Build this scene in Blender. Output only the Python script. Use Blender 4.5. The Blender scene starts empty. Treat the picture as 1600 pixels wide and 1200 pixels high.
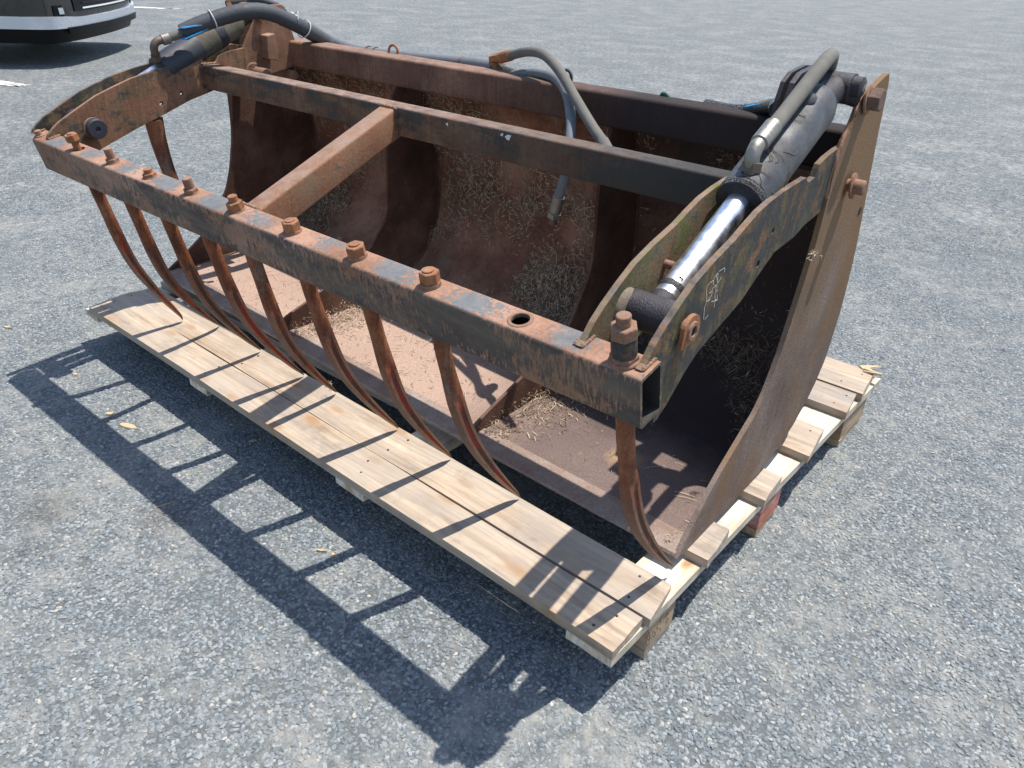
import bpy, bmesh, math, random
import numpy as np
from mathutils import Vector, Matrix, noise
rnd = random.Random(7)
sc = bpy.context.scene
COL = sc.collection

# ------------------------------------------------------------------ camera
cam_d = bpy.data.cameras.new("camera")
cam_d.sensor_width = 36.0
cam_d.lens = 1200.14 / 1600 * 36.0
cam_d.clip_start = 0.02
cam_d.clip_end = 2000
cam = bpy.data.objects.new("camera", cam_d)
COL.objects.link(cam)
RM = [[0.7524431588896618, 0.6579965554551452, 0.029492806738441724],
      [0.34980334096688875, -0.3612703946870083, -0.8643618018926424],
      [-0.5580922103815371, 0.6607, -0.5020048304345219]]
right, down, fwd = [Vector(r).normalized() for r in RM]
M = Matrix((right, -down, -fwd)).transposed().to_4x4()
M.translation = Vector((0.5035, -0.9248, 1.35))
cam.matrix_world = M
sc.camera = cam

# ------------------------------------------------------------------ light
SUN = Vector((0.147, 0.312, 1.0)).normalized()          # towards the sun
sun_d = bpy.data.lights.new("sun", 'SUN')
sun_d.energy = 4.8
sun_d.angle = math.radians(0.53)
sun_d.color = (1.0, 0.955, 0.89)
sun = bpy.data.objects.new("sun", sun_d)
COL.objects.link(sun)
sun.rotation_euler = SUN.to_track_quat('Z', 'Y').to_euler()
sun.location = SUN * 30
world = bpy.data.worlds.new("World")
sc.world = world
world.use_nodes = True
wn = world.node_tree
wn.nodes.clear()
sky = wn.nodes.new('ShaderNodeTexSky')
sky.sky_type = 'NISHITA'
sky.sun_disc = False
sky.sun_elevation = math.asin(SUN.z)
sky.sun_rotation = math.atan2(SUN.x, SUN.y)
sky.air_density = 1.0
sky.dust_density = 0.8
bg = wn.nodes.new('ShaderNodeBackground')
bg.inputs['Strength'].default_value = 0.15
wo = wn.nodes.new('ShaderNodeOutputWorld')
wn.links.new(sky.outputs[0], bg.inputs[0])
wn.links.new(bg.outputs[0], wo.inputs[0])
sc.view_settings.view_transform = 'Standard'
sc.view_settings.look = 'None'
sc.view_settings.exposure = 0.52
sc.view_settings.gamma = 1.0
sc.view_settings.use_curve_mapping = False
sc.render.engine = 'CYCLES'


# ------------------------------------------------------------------ shader helpers
class NT:
    def __init__(s, name):
        s.m = bpy.data.materials.new(name)
        s.m.use_nodes = True
        s.t = s.m.node_tree
        s.t.nodes.clear()
        s.out = s.t.nodes.new('ShaderNodeOutputMaterial')
        s.b = s.t.nodes.new('ShaderNodeBsdfPrincipled')
        s.t.links.new(s.b.outputs[0], s.out.inputs[0])
        s.tc = s.t.nodes.new('ShaderNodeTexCoord')

    def put(s, sock, v):
        if hasattr(v, 'is_output') or isinstance(v, bpy.types.NodeSocket):
            s.t.links.new(v, sock)
        elif isinstance(v, (tuple, list)) and len(v) == 3 and sock.type == 'RGBA':
            sock.default_value = (*v, 1)
        else:
            sock.default_value = v

    def set(s, **k):
        for a, v in k.items():
            s.put(s.b.inputs[a.replace('_', ' ')], v)

    def co(s, scale=(1, 1, 1), rot=(0, 0, 0), loc=(0, 0, 0), src='Object', warp=None):
        mp = s.t.nodes.new('ShaderNodeMapping')
        mp.inputs['Scale'].default_value = scale
        mp.inputs['Rotation'].default_value = rot
        mp.inputs['Location'].default_value = loc
        if src == 'World':
            g = s.t.nodes.new('ShaderNodeNewGeometry')
            s.t.links.new(g.outputs['Position'], mp.inputs['Vector'])
        else:
            s.t.links.new(s.tc.outputs[src], mp.inputs['Vector'])
        v = mp.outputs[0]
        if warp:
            n = s.noise(v, warp[0], 3)
            va = s.t.nodes.new('ShaderNodeVectorMath')
            va.operation = 'MULTIPLY_ADD'
            s.t.links.new(n.node.outputs['Color'], va.inputs[0])
            va.inputs[1].default_value = (warp[1],) * 3
            s.t.links.new(v, va.inputs[2])
            v = va.outputs[0]
        return v

    def noise(s, vec, scale, detail=4, rough=0.55):
        n = s.t.nodes.new('ShaderNodeTexNoise')
        n.inputs['Scale'].default_value = scale
        n.inputs['Detail'].default_value = detail
        n.inputs['Roughness'].default_value = rough
        s.t.links.new(vec, n.inputs['Vector'])
        return n.outputs['Fac']

    def voro(s, vec, scale, feature='F1', out='Distance', rnd_=1.0):
        n = s.t.nodes.new('ShaderNodeTexVoronoi')
        n.feature = feature
        n.inputs['Scale'].default_value = scale
        n.inputs['Randomness'].default_value = rnd_
        s.t.links.new(vec, n.inputs['Vector'])
        return n.outputs[out]

    def wave(s, vec, scale, dist, detail=2, dscale=1, typ='BANDS', dr='Y'):
        n = s.t.nodes.new('ShaderNodeTexWave')
        n.wave_type = typ
        if typ == 'BANDS':
            n.bands_direction = dr
        n.inputs['Scale'].default_value = scale
        n.inputs['Distortion'].default_value = dist
        n.inputs['Detail'].default_value = detail
        n.inputs['Detail Scale'].default_value = dscale
        s.t.links.new(vec, n.inputs['Vector'])
        return n.outputs['Fac']

    def ramp(s, fac, stops, interp='LINEAR'):
        r = s.t.nodes.new('ShaderNodeValToRGB')
        r.color_ramp.interpolation = interp
        el = r.color_ramp.elements
        while len(el) > 1:
            el.remove(el[-1])
        for i, (p, c) in enumerate(stops):
            if isinstance(c, (int, float)):
                c = (c, c, c)
            e = el[0] if i == 0 else el.new(p)
            e.position = p
            e.color = (*c, 1)
        s.t.links.new(fac, r.inputs[0])
        return r.outputs[0]

    def step(s, fac, a, b):
        n = s.t.nodes.new('ShaderNodeMapRange')
        n.inputs['From Min'].default_value = a
        n.inputs['From Max'].default_value = b
        s.t.links.new(fac, n.inputs['Value'])
        return n.outputs[0]

    def mix(s, fac, a, b, mode='MIX'):
        n = s.t.nodes.new('ShaderNodeMix')
        n.data_type = 'RGBA'
        n.blend_type = mode
        n.clamp_factor = True
        s.put(n.inputs[0], fac)
        s.put(n.inputs[6], a)
        s.put(n.inputs[7], b)
        return n.outputs[2]

    def math(s, op, a, b=0.0, c=0.0):
        n = s.t.nodes.new('ShaderNodeMath')
        n.operation = op
        s.put(n.inputs[0], a)
        s.put(n.inputs[1], b)
        s.put(n.inputs[2], c)
        return n.outputs[0]

    def bump(s, h, strength=0.5, dist=0.01, prev=None):
        n = s.t.nodes.new('ShaderNodeBump')
        n.inputs['Strength'].default_value = strength
        n.inputs['Distance'].default_value = dist
        s.t.links.new(h, n.inputs['Height'])
        if prev is not None:
            s.t.links.new(prev, n.inputs['Normal'])
        return n.outputs[0]

    def sepz(s, axis='Z'):
        g = s.t.nodes.new('ShaderNodeNewGeometry')
        x = s.t.nodes.new('ShaderNodeSeparateXYZ')
        s.t.links.new(g.outputs['Position'], x.inputs[0])
        return x.outputs[axis]

    def pointy(s):
        g = s.t.nodes.new('ShaderNodeNewGeometry')
        return g.outputs['Pointiness']


def steel(name, rust, paint=None, amt=0.5, pscale=9, stretch=(1, 1, 1), dirt=None, dirt_amt=0.4,
          rough=0.85, bump=0.5, streak=0.0, fine=140, rs=5, moss=None, updust=0.55, darkx=None, highz=None, mossamt=0.8):
    """weathered steel: blotchy rust, flaking paint, dust"""
    n = NT(name)
    v = n.co(src='World')
    vs = n.co(scale=stretch, src='World', warp=(3.0, 0.05))
    big = n.noise(v, rs, 6, 0.62)
    col = n.ramp(big, [(0.28, rust[0]), (0.5, rust[1]), (0.70, rust[2])])
    f = n.noise(v, fine, 4, 0.7)
    col = n.mix(0.55, col, n.ramp(f, [(0.3, (0.45, 0.43, 0.42)), (0.7, (1.3, 1.28, 1.25))]), 'MULTIPLY')
    h = f
    if dirt:
        d = n.step(n.noise(vs, 7, 5, 0.65), 0.62 - dirt_amt * 0.35, 0.72 - dirt_amt * 0.2)
        col = n.mix(n.math('MULTIPLY', d, 0.75), col, dirt)
    if paint:
        a = n.noise(vs, pscale, 8, 0.72)
        a = n.math('ADD', a, n.math('MULTIPLY', n.noise(v, 60, 5, 0.7), 0.35))
        lo = 1.02 - amt * 0.55
        a = n.math('ADD', a, n.math('MULTIPLY', n.math('SUBTRACT', n.noise(v, 210, 3, 0.8), 0.5), 0.22))
        mk = n.step(a, lo - 0.05, lo + 0.07)
        pc = n.mix(n.noise(v, 35, 4), tuple(c * 0.75 for c in paint), tuple(min(1, c * 1.35) for c in paint))
        col = n.mix(n.math('MULTIPLY', mk, 0.9), col, pc)
        h = n.math('MULTIPLY_ADD', mk, 0.5, f)
        r = n.mix(mk, (rough,) * 3, (0.55,) * 3)
        n.set(Roughness=r)
    else:
        n.set(Roughness=rough)
    if moss:
        mm = n.step(n.noise(v, 11, 5, 0.7), 0.5, 0.62)
        col = n.mix(n.math('MULTIPLY', mm, mossamt), col, moss)
    if streak:
        st = n.noise(n.co(scale=(90, 90, 5), src='World'), 1.0, 4, 0.7)
        col = n.mix(streak, col, n.ramp(st, [(0.35, 0.35), (0.62, 1.3)]), 'MULTIPLY')
        h = n.math('MULTIPLY_ADD', st, 0.3, h)
    # light dust on what faces the sky
    g = n.t.nodes.new('ShaderNodeNewGeometry')
    sx = n.t.nodes.new('ShaderNodeSeparateXYZ')
    n.t.links.new(g.outputs['Normal'], sx.inputs[0])
    up = n.math('MULTIPLY', n.step(sx.outputs['Z'], 0.45, 0.9), n.step(n.noise(v, 30, 5, 0.7), 0.30, 0.62))
    col = n.mix(n.math('MULTIPLY', up, updust), col, (0.27, 0.190, 0.150))
    if highz:
        dz_ = n.math('ADD', n.sepz('Z'), n.math('MULTIPLY', n.noise(v, 6, 6, 0.7), 0.5))
        col = n.mix(n.math('MULTIPLY', n.step(dz_, highz[0] + 0.25, highz[1] + 0.25), 0.7), col, highz[2])
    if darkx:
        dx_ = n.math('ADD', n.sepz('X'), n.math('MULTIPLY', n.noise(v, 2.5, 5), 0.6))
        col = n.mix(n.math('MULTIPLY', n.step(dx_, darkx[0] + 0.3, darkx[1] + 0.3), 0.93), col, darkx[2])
    n.set(Base_Color=col, Normal=n.bump(h, bump, 0.002))
    n.b.inputs['Specular IOR Level'].default_value = 0.16
    return n.m


R_DUST = [(0.20, 0.105, 0.066), (0.31, 0.175, 0.118), (0.42, 0.265, 0.195)]
R_BROWN = [(0.13, 0.072, 0.042), (0.19, 0.108, 0.062), (0.26, 0.150, 0.090)]
R_DARK = [(0.035, 0.016, 0.011), (0.075, 0.031, 0.019), (0.12, 0.055, 0.034)]
R_ORANGE = [(0.19, 0.062, 0.025), (0.33, 0.12, 0.045), (0.44, 0.20, 0.09)]
BLUE = (0.055, 0.085, 0.105)
MAT = {}


def beam_material():
    # pinkish dust and blue grey paint panels on the top face, scratched dark paint over orange rust in front
    n = NT('worn_beam_paint')
    v = n.co(src='World')
    big = n.noise(v, 5, 6, 0.62)
    col = n.ramp(big, [(0.28, R_DUST[0]), (0.5, R_DUST[1]), (0.72, R_DUST[2])])
    f = n.noise(v, 150, 4, 0.7)
    col = n.mix(0.5, col, n.ramp(f, [(0.3, (0.5, 0.48, 0.46)), (0.7, (1.25, 1.23, 1.2))]), 'MULTIPLY')
    g = n.t.nodes.new('ShaderNodeNewGeometry')
    sx = n.t.nodes.new('ShaderNodeSeparateXYZ')
    n.t.links.new(g.outputs['Normal'], sx.inputs[0])
    top = n.step(sx.outputs['Z'], 0.6, 0.85)
    # front: vertical scratched streaks
    ps = n.co(scale=(3.4, 1, 5.5), src='World', warp=(6.0, 0.35))
    pf = n.noise(ps, 2.2, 4, 0.6)
    fine = n.noise(n.co(scale=(230, 120, 34), rot=(0, 0.25, 0), src='World'), 1.0, 4, 0.75)
    a = n.math('ADD', pf, n.math('MULTIPLY', fine, 1.15))
    a = n.math('ADD', a, n.math('MULTIPLY', n.noise(n.co(scale=(60, 60, 30), src='World'), 1.0, 4, 0.8), 0.35))
    zlow = n.step(n.sepz('Z'), 0.70, 0.76)
    a = n.math('ADD', a, n.math('MULTIPLY', n.step(n.sepz('X'), -1.9, -1.0), 0.17))
    mf = n.math('MULTIPLY', n.step(a, 1.32, 1.40), 0.92)
    # top: paint islands along the middle line of the face
    pt = n.noise(n.co(scale=(4.3, 6, 1), src='World', loc=(0.35, 0, 0)), 1.25, 2, 0.5)
    ft = n.noise(v, 85, 5, 0.75)
    # paint survives between the bolts, the dust and rust sit round them
    per = n.math('COSINE', n.math('MULTIPLY', n.math('ADD', n.sepz('X'), 0.0365), 2 * math.pi / 0.2078))
    isl = n.math('MULTIPLY', n.math('SUBTRACT', 1.0, per), 0.14)
    mid_ = n.math('ABSOLUTE', n.math('SUBTRACT', n.sepz('Y'), n.math('MULTIPLY_ADD', n.sepz('X'), 0.01778, -0.014)))
    isl = n.math('ADD', isl, n.math('MULTIPLY', n.step(mid_, 0.034, 0.018), 0.16))
    mt = n.step(n.math('ADD', n.math('ADD', n.math('MULTIPLY', pt, 0.75), isl), n.math('MULTIPLY', ft, 1.1)), 1.24, 1.34)
    mk = n.mix(top, mf, mt)
    pc = n.mix(n.noise(v, 40, 4), (0.016, 0.024, 0.030), (0.040, 0.052, 0.062))
    ptop = n.mix(n.noise(v, 60, 4), (0.065, 0.085, 0.095), (0.20, 0.215, 0.22))
    pc = n.mix(top, pc, ptop)
    col = n.mix(n.math('MULTIPLY', mk, 0.92), col, pc)
    # orange streaks on the near end of the front face
    xx = n.step(n.sepz('X'), -0.9, -0.1)
    orr = n.math('MULTIPLY', n.math('MULTIPLY', xx, n.math('SUBTRACT', 1.0, top)), n.math('SUBTRACT', 1.0, mk))
    front = n.math('SUBTRACT', 1.0, top)
    olive = n.step(n.noise(n.co(scale=(1, 1, 4), src='World'), 6.0, 6, 0.7), 0.40, 0.62)
    col = n.mix(n.math('MULTIPLY', n.math('MULTIPLY', front, olive), 0.6), col, (0.185, 0.145, 0.105))
    col = n.mix(n.math('MULTIPLY', orr, 0.45), col, (0.27, 0.140, 0.070))
    h = n.math('MULTIPLY_ADD', mk, 0.5, f)
    n.set(Base_Color=col, Roughness=n.mix(mk, (0.85,) * 3, (0.7,) * 3), Normal=n.bump(h, 0.5, 0.0016))
    n.b.inputs['Specular IOR Level'].default_value = 0.14
    return n.m


MAT['beam'] = beam_material()
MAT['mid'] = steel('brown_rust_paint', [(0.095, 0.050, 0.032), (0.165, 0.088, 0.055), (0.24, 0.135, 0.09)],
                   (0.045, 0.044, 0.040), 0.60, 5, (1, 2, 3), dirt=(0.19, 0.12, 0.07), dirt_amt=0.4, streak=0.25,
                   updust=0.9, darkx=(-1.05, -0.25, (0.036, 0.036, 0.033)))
MAT['strut'] = steel('strut_rust_paint', [(0.17, 0.080, 0.045), (0.25, 0.125, 0.072), (0.33, 0.175, 0.105)],
                     (0.08, 0.08, 0.07), 0.35, 6, (1, 1, 2), dirt=(0.20, 0.135, 0.085), dirt_amt=0.4, streak=0.1, updust=0.85)
MAT['arm'] = steel('arm_plate_paint', [(0.12, 0.068, 0.040), (0.175, 0.100, 0.058), (0.25, 0.13, 0.068)], (0.032, 0.038, 0.040), 0.72, 8, (1, 2.2, 2.2),
                   dirt=(0.165, 0.118, 0.062), dirt_amt=0.6, streak=0.3, moss=(0.145, 0.125, 0.050), mossamt=0.5)
MAT['darkrust'] = steel('dark_bolt_rust', [(0.10, 0.062, 0.045), (0.16, 0.105, 0.08), (0.23, 0.155, 0.12)], rough=0.8, bump=0.8, fine=220, rs=14)
MAT['arm_red'] = steel('red_brown_arm_plate', [(0.16, 0.078, 0.046), (0.235, 0.122, 0.075), (0.30, 0.165, 0.10)], (0.060, 0.056, 0.055), 0.50, 7, (1, 2.2, 2.2),
                       dirt=(0.17, 0.12, 0.06), dirt_amt=0.5, streak=0.3)
MAT['arm_moss'] = steel('mossy_arm_plate', R_BROWN, (0.085, 0.088, 0.070), 0.55, 9, (1, 2, 2),
                        dirt=(0.155, 0.145, 0.085), dirt_amt=0.7, moss=(0.115, 0.120, 0.035), streak=0.2)
MAT['rust'] = steel('bolt_rust', [(0.21, 0.088, 0.042), (0.31, 0.140, 0.068), (0.42, 0.22, 0.12)], rough=0.9, bump=0.9, fine=260, rs=22, updust=0.3)
MAT['pinkrust'] = steel('dusty_rust', [(0.17, 0.092, 0.058), (0.26, 0.145, 0.095), (0.36, 0.215, 0.15)], rough=0.9, bump=0.7, fine=200, rs=14)
MAT['shell'] = steel('bucket_inside', [(0.085, 0.040, 0.027), (0.215, 0.100, 0.064), (0.40, 0.215, 0.145)],
                     dirt=(0.24, 0.165, 0.115), dirt_amt=0.35, rough=0.92, bump=1.0, fine=70, rs=4, updust=0.2, darkx=(-0.90, -0.50, (0.034, 0.027, 0.027)))  # darkx puts the near bay's shade into the wall colour
MAT['side'] = steel('side_plate', [(0.115, 0.078, 0.058), (0.175, 0.128, 0.102), (0.25, 0.195, 0.165)],
                    (0.13, 0.13, 0.13), 0.30, 3, (1, 1, 0.4), dirt=(0.20, 0.115, 0.060), dirt_amt=0.45,
                    bump=1.0, streak=0.12, fine=170, updust=0.3, highz=(0.45, 0.85, (0.21, 0.125, 0.062)))
MAT['tube'] = steel('torque_tube', [(0.09, 0.048, 0.034), (0.165, 0.088, 0.060), (0.24, 0.135, 0.09)],
                    (0.05, 0.045, 0.045), 0.40, 3, (1, 1, 2), bump=0.5, streak=0.25, updust=0.7,
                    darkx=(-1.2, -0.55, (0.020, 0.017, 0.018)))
MAT['divider'] = steel('divider_plate', [(0.052, 0.029, 0.021), (0.105, 0.055, 0.038), (0.20, 0.115, 0.085)], bump=0.8, updust=0.3)
MAT['edge'] = steel('cutting_edge', [(0.18, 0.11, 0.085), (0.25, 0.19, 0.155), (0.33, 0.28, 0.24)], bump=0.6, rs=8, updust=0.2)
MAT['tine'] = steel('tine_rust', [(0.11, 0.042, 0.024), (0.22, 0.080, 0.040), (0.31, 0.135, 0.070)],
                    (0.16, 0.13, 0.105), 0.42, 12, (1, 1, 0.22), rough=0.7, bump=0.4, streak=0.4, rs=9, updust=0.2)


def floor_material():
    n = NT('bucket_floor_dust')
    v = n.co(src='World')
    big = n.noise(v, 3.2, 6, 0.6)
    col = n.ramp(big, [(0.30, (0.10, 0.052, 0.040)), (0.5, (0.165, 0.105, 0.085)), (0.7, (0.24, 0.16, 0.13))])
    # the near bay is darker grey brown, the far ones are pale dusty pink
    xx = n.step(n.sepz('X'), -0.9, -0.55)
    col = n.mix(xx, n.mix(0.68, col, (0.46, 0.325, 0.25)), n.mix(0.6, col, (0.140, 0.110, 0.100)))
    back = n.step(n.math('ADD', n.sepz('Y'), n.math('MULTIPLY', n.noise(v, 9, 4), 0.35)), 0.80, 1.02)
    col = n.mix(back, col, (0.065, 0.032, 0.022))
    bay_shade = n.math('MULTIPLY', xx, n.step(n.math('ADD', n.sepz('Y'), n.math('MULTIPLY', n.noise(v, 7, 5), 0.2)), 0.66, 0.86))  # rear of the near bay: its shade mixed into the floor colour
    col = n.mix(n.math('MULTIPLY', bay_shade, 0.9), col, (0.034, 0.027, 0.027))
    f = n.noise(v, 210, 4, 0.75)
    col = n.mix(0.6, col, n.ramp(f, [(0.3, 0.42), (0.68, 1.35)]), 'MULTIPLY')
    # pale round mud spot on the near bay
    g = n.t.nodes.new('ShaderNodeNewGeometry')
    vd = n.t.nodes.new('ShaderNodeVectorMath')
    vd.operation = 'DISTANCE'
    n.t.links.new(g.outputs['Position'], vd.inputs[0])
    vd.inputs[1].default_value = (-0.33, 0.53, 0.17)
    dd = n.math('ADD', vd.outputs['Value'], n.math('MULTIPLY', n.noise(v, 40, 3), 0.03))
    sp = n.step(dd, 0.075, 0.035)
    col = n.mix(n.math('MULTIPLY', sp, 0.75), col, (0.36, 0.23, 0.12))
    n.set(Base_Color=col, Roughness=0.9, Normal=n.bump(f, 0.7, 0.002))
    n.b.inputs['Specular IOR Level'].default_value = 0.25
    return n.m


MAT['floor'] = floor_material()


def worn_tips(m):
    t = m.node_tree
    b = next(x for x in t.nodes if x.type == 'BSDF_PRINCIPLED')
    src = b.inputs['Base Color'].links[0].from_socket
    g = t.nodes.new('ShaderNodeNewGeometry')
    sx = t.nodes.new('ShaderNodeSeparateXYZ')
    t.links.new(g.outputs['Position'], sx.inputs[0])
    nz = t.nodes.new('ShaderNodeTexNoise')
    nz.inputs['Scale'].default_value = 30
    ad = t.nodes.new('ShaderNodeMath')
    ad.operation = 'MULTIPLY_ADD'
    t.links.new(nz.outputs['Fac'], ad.inputs[0])
    ad.inputs[1].default_value = 0.16
    t.links.new(sx.outputs['Z'], ad.inputs[2])
    mr = t.nodes.new('ShaderNodeMapRange')
    mr.inputs['From Min'].default_value = 0.40
    mr.inputs['From Max'].default_value = 0.26
    t.links.new(ad.outputs[0], mr.inputs['Value'])
    mx = t.nodes.new('ShaderNodeMix')
    mx.data_type = 'RGBA'
    t.links.new(mr.outputs[0], mx.inputs[0])
    t.links.new(src, mx.inputs[6])
    mx.inputs[7].default_value = (0.27, 0.175, 0.095, 1)
    # bare grey brown steel below the round shank
    m2 = t.nodes.new('ShaderNodeMapRange')
    m2.inputs['From Min'].default_value = 0.62
    m2.inputs['From Max'].default_value = 0.50
    t.links.new(ad.outputs[0], m2.inputs['Value'])
    m3 = t.nodes.new('ShaderNodeMix')
    m3.data_type = 'RGBA'
    m4 = t.nodes.new('ShaderNodeMath')
    m4.operation = 'MULTIPLY'
    m4.inputs[1].default_value = 0.55
    t.links.new(m2.outputs[0], m4.inputs[0])
    t.links.new(m4.outputs[0], m3.inputs[0])
    t.links.new(src, m3.inputs[6])
    m3.inputs[7].default_value = (0.165, 0.125, 0.095, 1)
    t.links.new(m3.outputs[2], mx.inputs[6])
    t.links.new(mx.outputs[2], b.inputs['Base Color'])


worn_tips(MAT['tine'])


def tine_red():
    n = NT('red_groove_paint')
    v = n.co(scale=(1, 1, 0.35), src='World')
    m = n.step(n.math('ADD', n.noise(v, 16, 5, 0.65), n.math('MULTIPLY', n.noise(n.co(scale=(1, 0.2, 0.2), src='World'), 3.7, 1), 0.5)), 0.73, 0.81)
    z = n.sepz('Z')
    w = n.math('MULTIPLY', n.step(z, 0.56, 0.50), n.step(z, 0.19, 0.24))
    m = n.math('MULTIPLY', m, w)
    col = n.mix(m, (0.105, 0.046, 0.030), (0.33, 0.024, 0.016))
    n.set(Base_Color=col, Roughness=n.mix(m, (0.85,) * 3, (0.45,) * 3), Normal=n.bump(n.noise(v, 150, 3), 0.4, 0.001))
    return n.m


MAT['red'] = tine_red()


def simple(name, col, rough=0.6, metal=0.0, var=0.35, scale=30, bump=0.3, dist=0.001, spec=0.5, src='World'):
    n = NT(name)
    v = n.co(src=src)
    a = n.noise(v, scale, 5, 0.65)
    c = n.mix(a, tuple(x * (1 - var) for x in col), tuple(min(1, x * (1 + var)) for x in col))
    n.set(Base_Color=c, Roughness=n.ramp(n.noise(v, scale * 2, 3), [(0.3, max(0, rough - 0.12)), (0.7, min(1, rough + 0.12))]),
          Metallic=metal, Normal=n.bump(n.noise(v, scale * 6, 3, 0.7), bump, dist))
    n.b.inputs['Specular IOR Level'].default_value = spec
    return n.m


def barrel_material():
    n = NT('oily_grey_barrel')
    v = n.co(src='World')
    a = n.noise(v, 14, 6, 0.7)
    col = n.ramp(a, [(0.30, (0.024, 0.024, 0.027)), (0.50, (0.050, 0.051, 0.054)), (0.75, (0.085, 0.088, 0.090))])
    sp = n.noise(v, 190, 4, 0.8)
    col = n.mix(0.6, col, n.ramp(sp, [(0.33, 0.35), (0.6, 1.3)]), 'MULTIPLY')
    n.set(Base_Color=col, Roughness=n.ramp(n.noise(v, 20, 4), [(0.35, 0.38), (0.6, 0.68)]), Normal=n.bump(sp, 0.5, 0.0014))
    return n.m


MAT['barrel'] = barrel_material()
MAT['greenbarrel'] = steel('mossy_grey_barrel', [(0.055, 0.053, 0.045), (0.10, 0.096, 0.075), (0.16, 0.15, 0.12)], bump=0.4,
                           dirt=(0.10, 0.10, 0.035), dirt_amt=0.3, rs=9)
MAT['sleeve'] = simple('dark_sleeve', (0.030, 0.032, 0.042), 0.55, var=0.3, scale=9)
MAT['chrome'] = simple('chromed_rod', (0.80, 0.81, 0.83), 0.38, 1.0, 0.04, 20, 0.0)
MAT['zinc'] = simple('zinc_fitting', (0.25, 0.235, 0.205), 0.50, 0.8, 0.35, 70, 0.4)
MAT['darkzinc'] = simple('dirty_fitting', (0.13, 0.10, 0.075), 0.6, 0.5, 0.4, 60, 0.6)
MAT['hose'] = simple('dusty_rubber_hose', (0.135, 0.128, 0.110), 0.82, 0, 0.35, 45, 0.6, 0.0012, 0.3)
MAT['greyhose'] = simple('grey_rubber_hose', (0.15, 0.16, 0.17), 0.75, 0, 0.25, 45, 0.5, 0.0012, 0.3)
MAT['sheath'] = simple('black_hose_sheath', (0.052, 0.054, 0.060), 0.66, 0, 0.35, 35, 0.7, 0.0015, 0.4)
MAT['blue'] = simple('blue_sheath_lining', (0.02, 0.24, 0.50), 0.55, 0, 0.3, 40)
MAT['eye'] = simple('black_cast_eye', (0.030, 0.026, 0.029), 0.55, 0, 0.5, 45, 0.9, 0.002)
MAT['grease'] = simple('black_grease', (0.010, 0.009, 0.009), 0.28, 0, 0.5, 80, 1.0, 0.003, 0.6)
MAT['tie'] = simple('white_cable_tie', (0.55, 0.56, 0.56), 0.5, 0, 0.1)
MAT['cement'] = simple('crusted_boss', (0.25, 0.20, 0.15), 0.95, 0, 0.4, 120, 1.0, 0.003)
MAT['scratch'] = simple('sticker_remains', (0.60, 0.60, 0.57), 0.8, 0, 0.2)
MAT['ink'] = simple('black_marker', (0.03, 0.028, 0.026), 0.7, 0, 0.2)
MAT['hole'] = simple('dark_bore', (0.012, 0.010, 0.009), 0.9, 0, 0.2)


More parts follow.
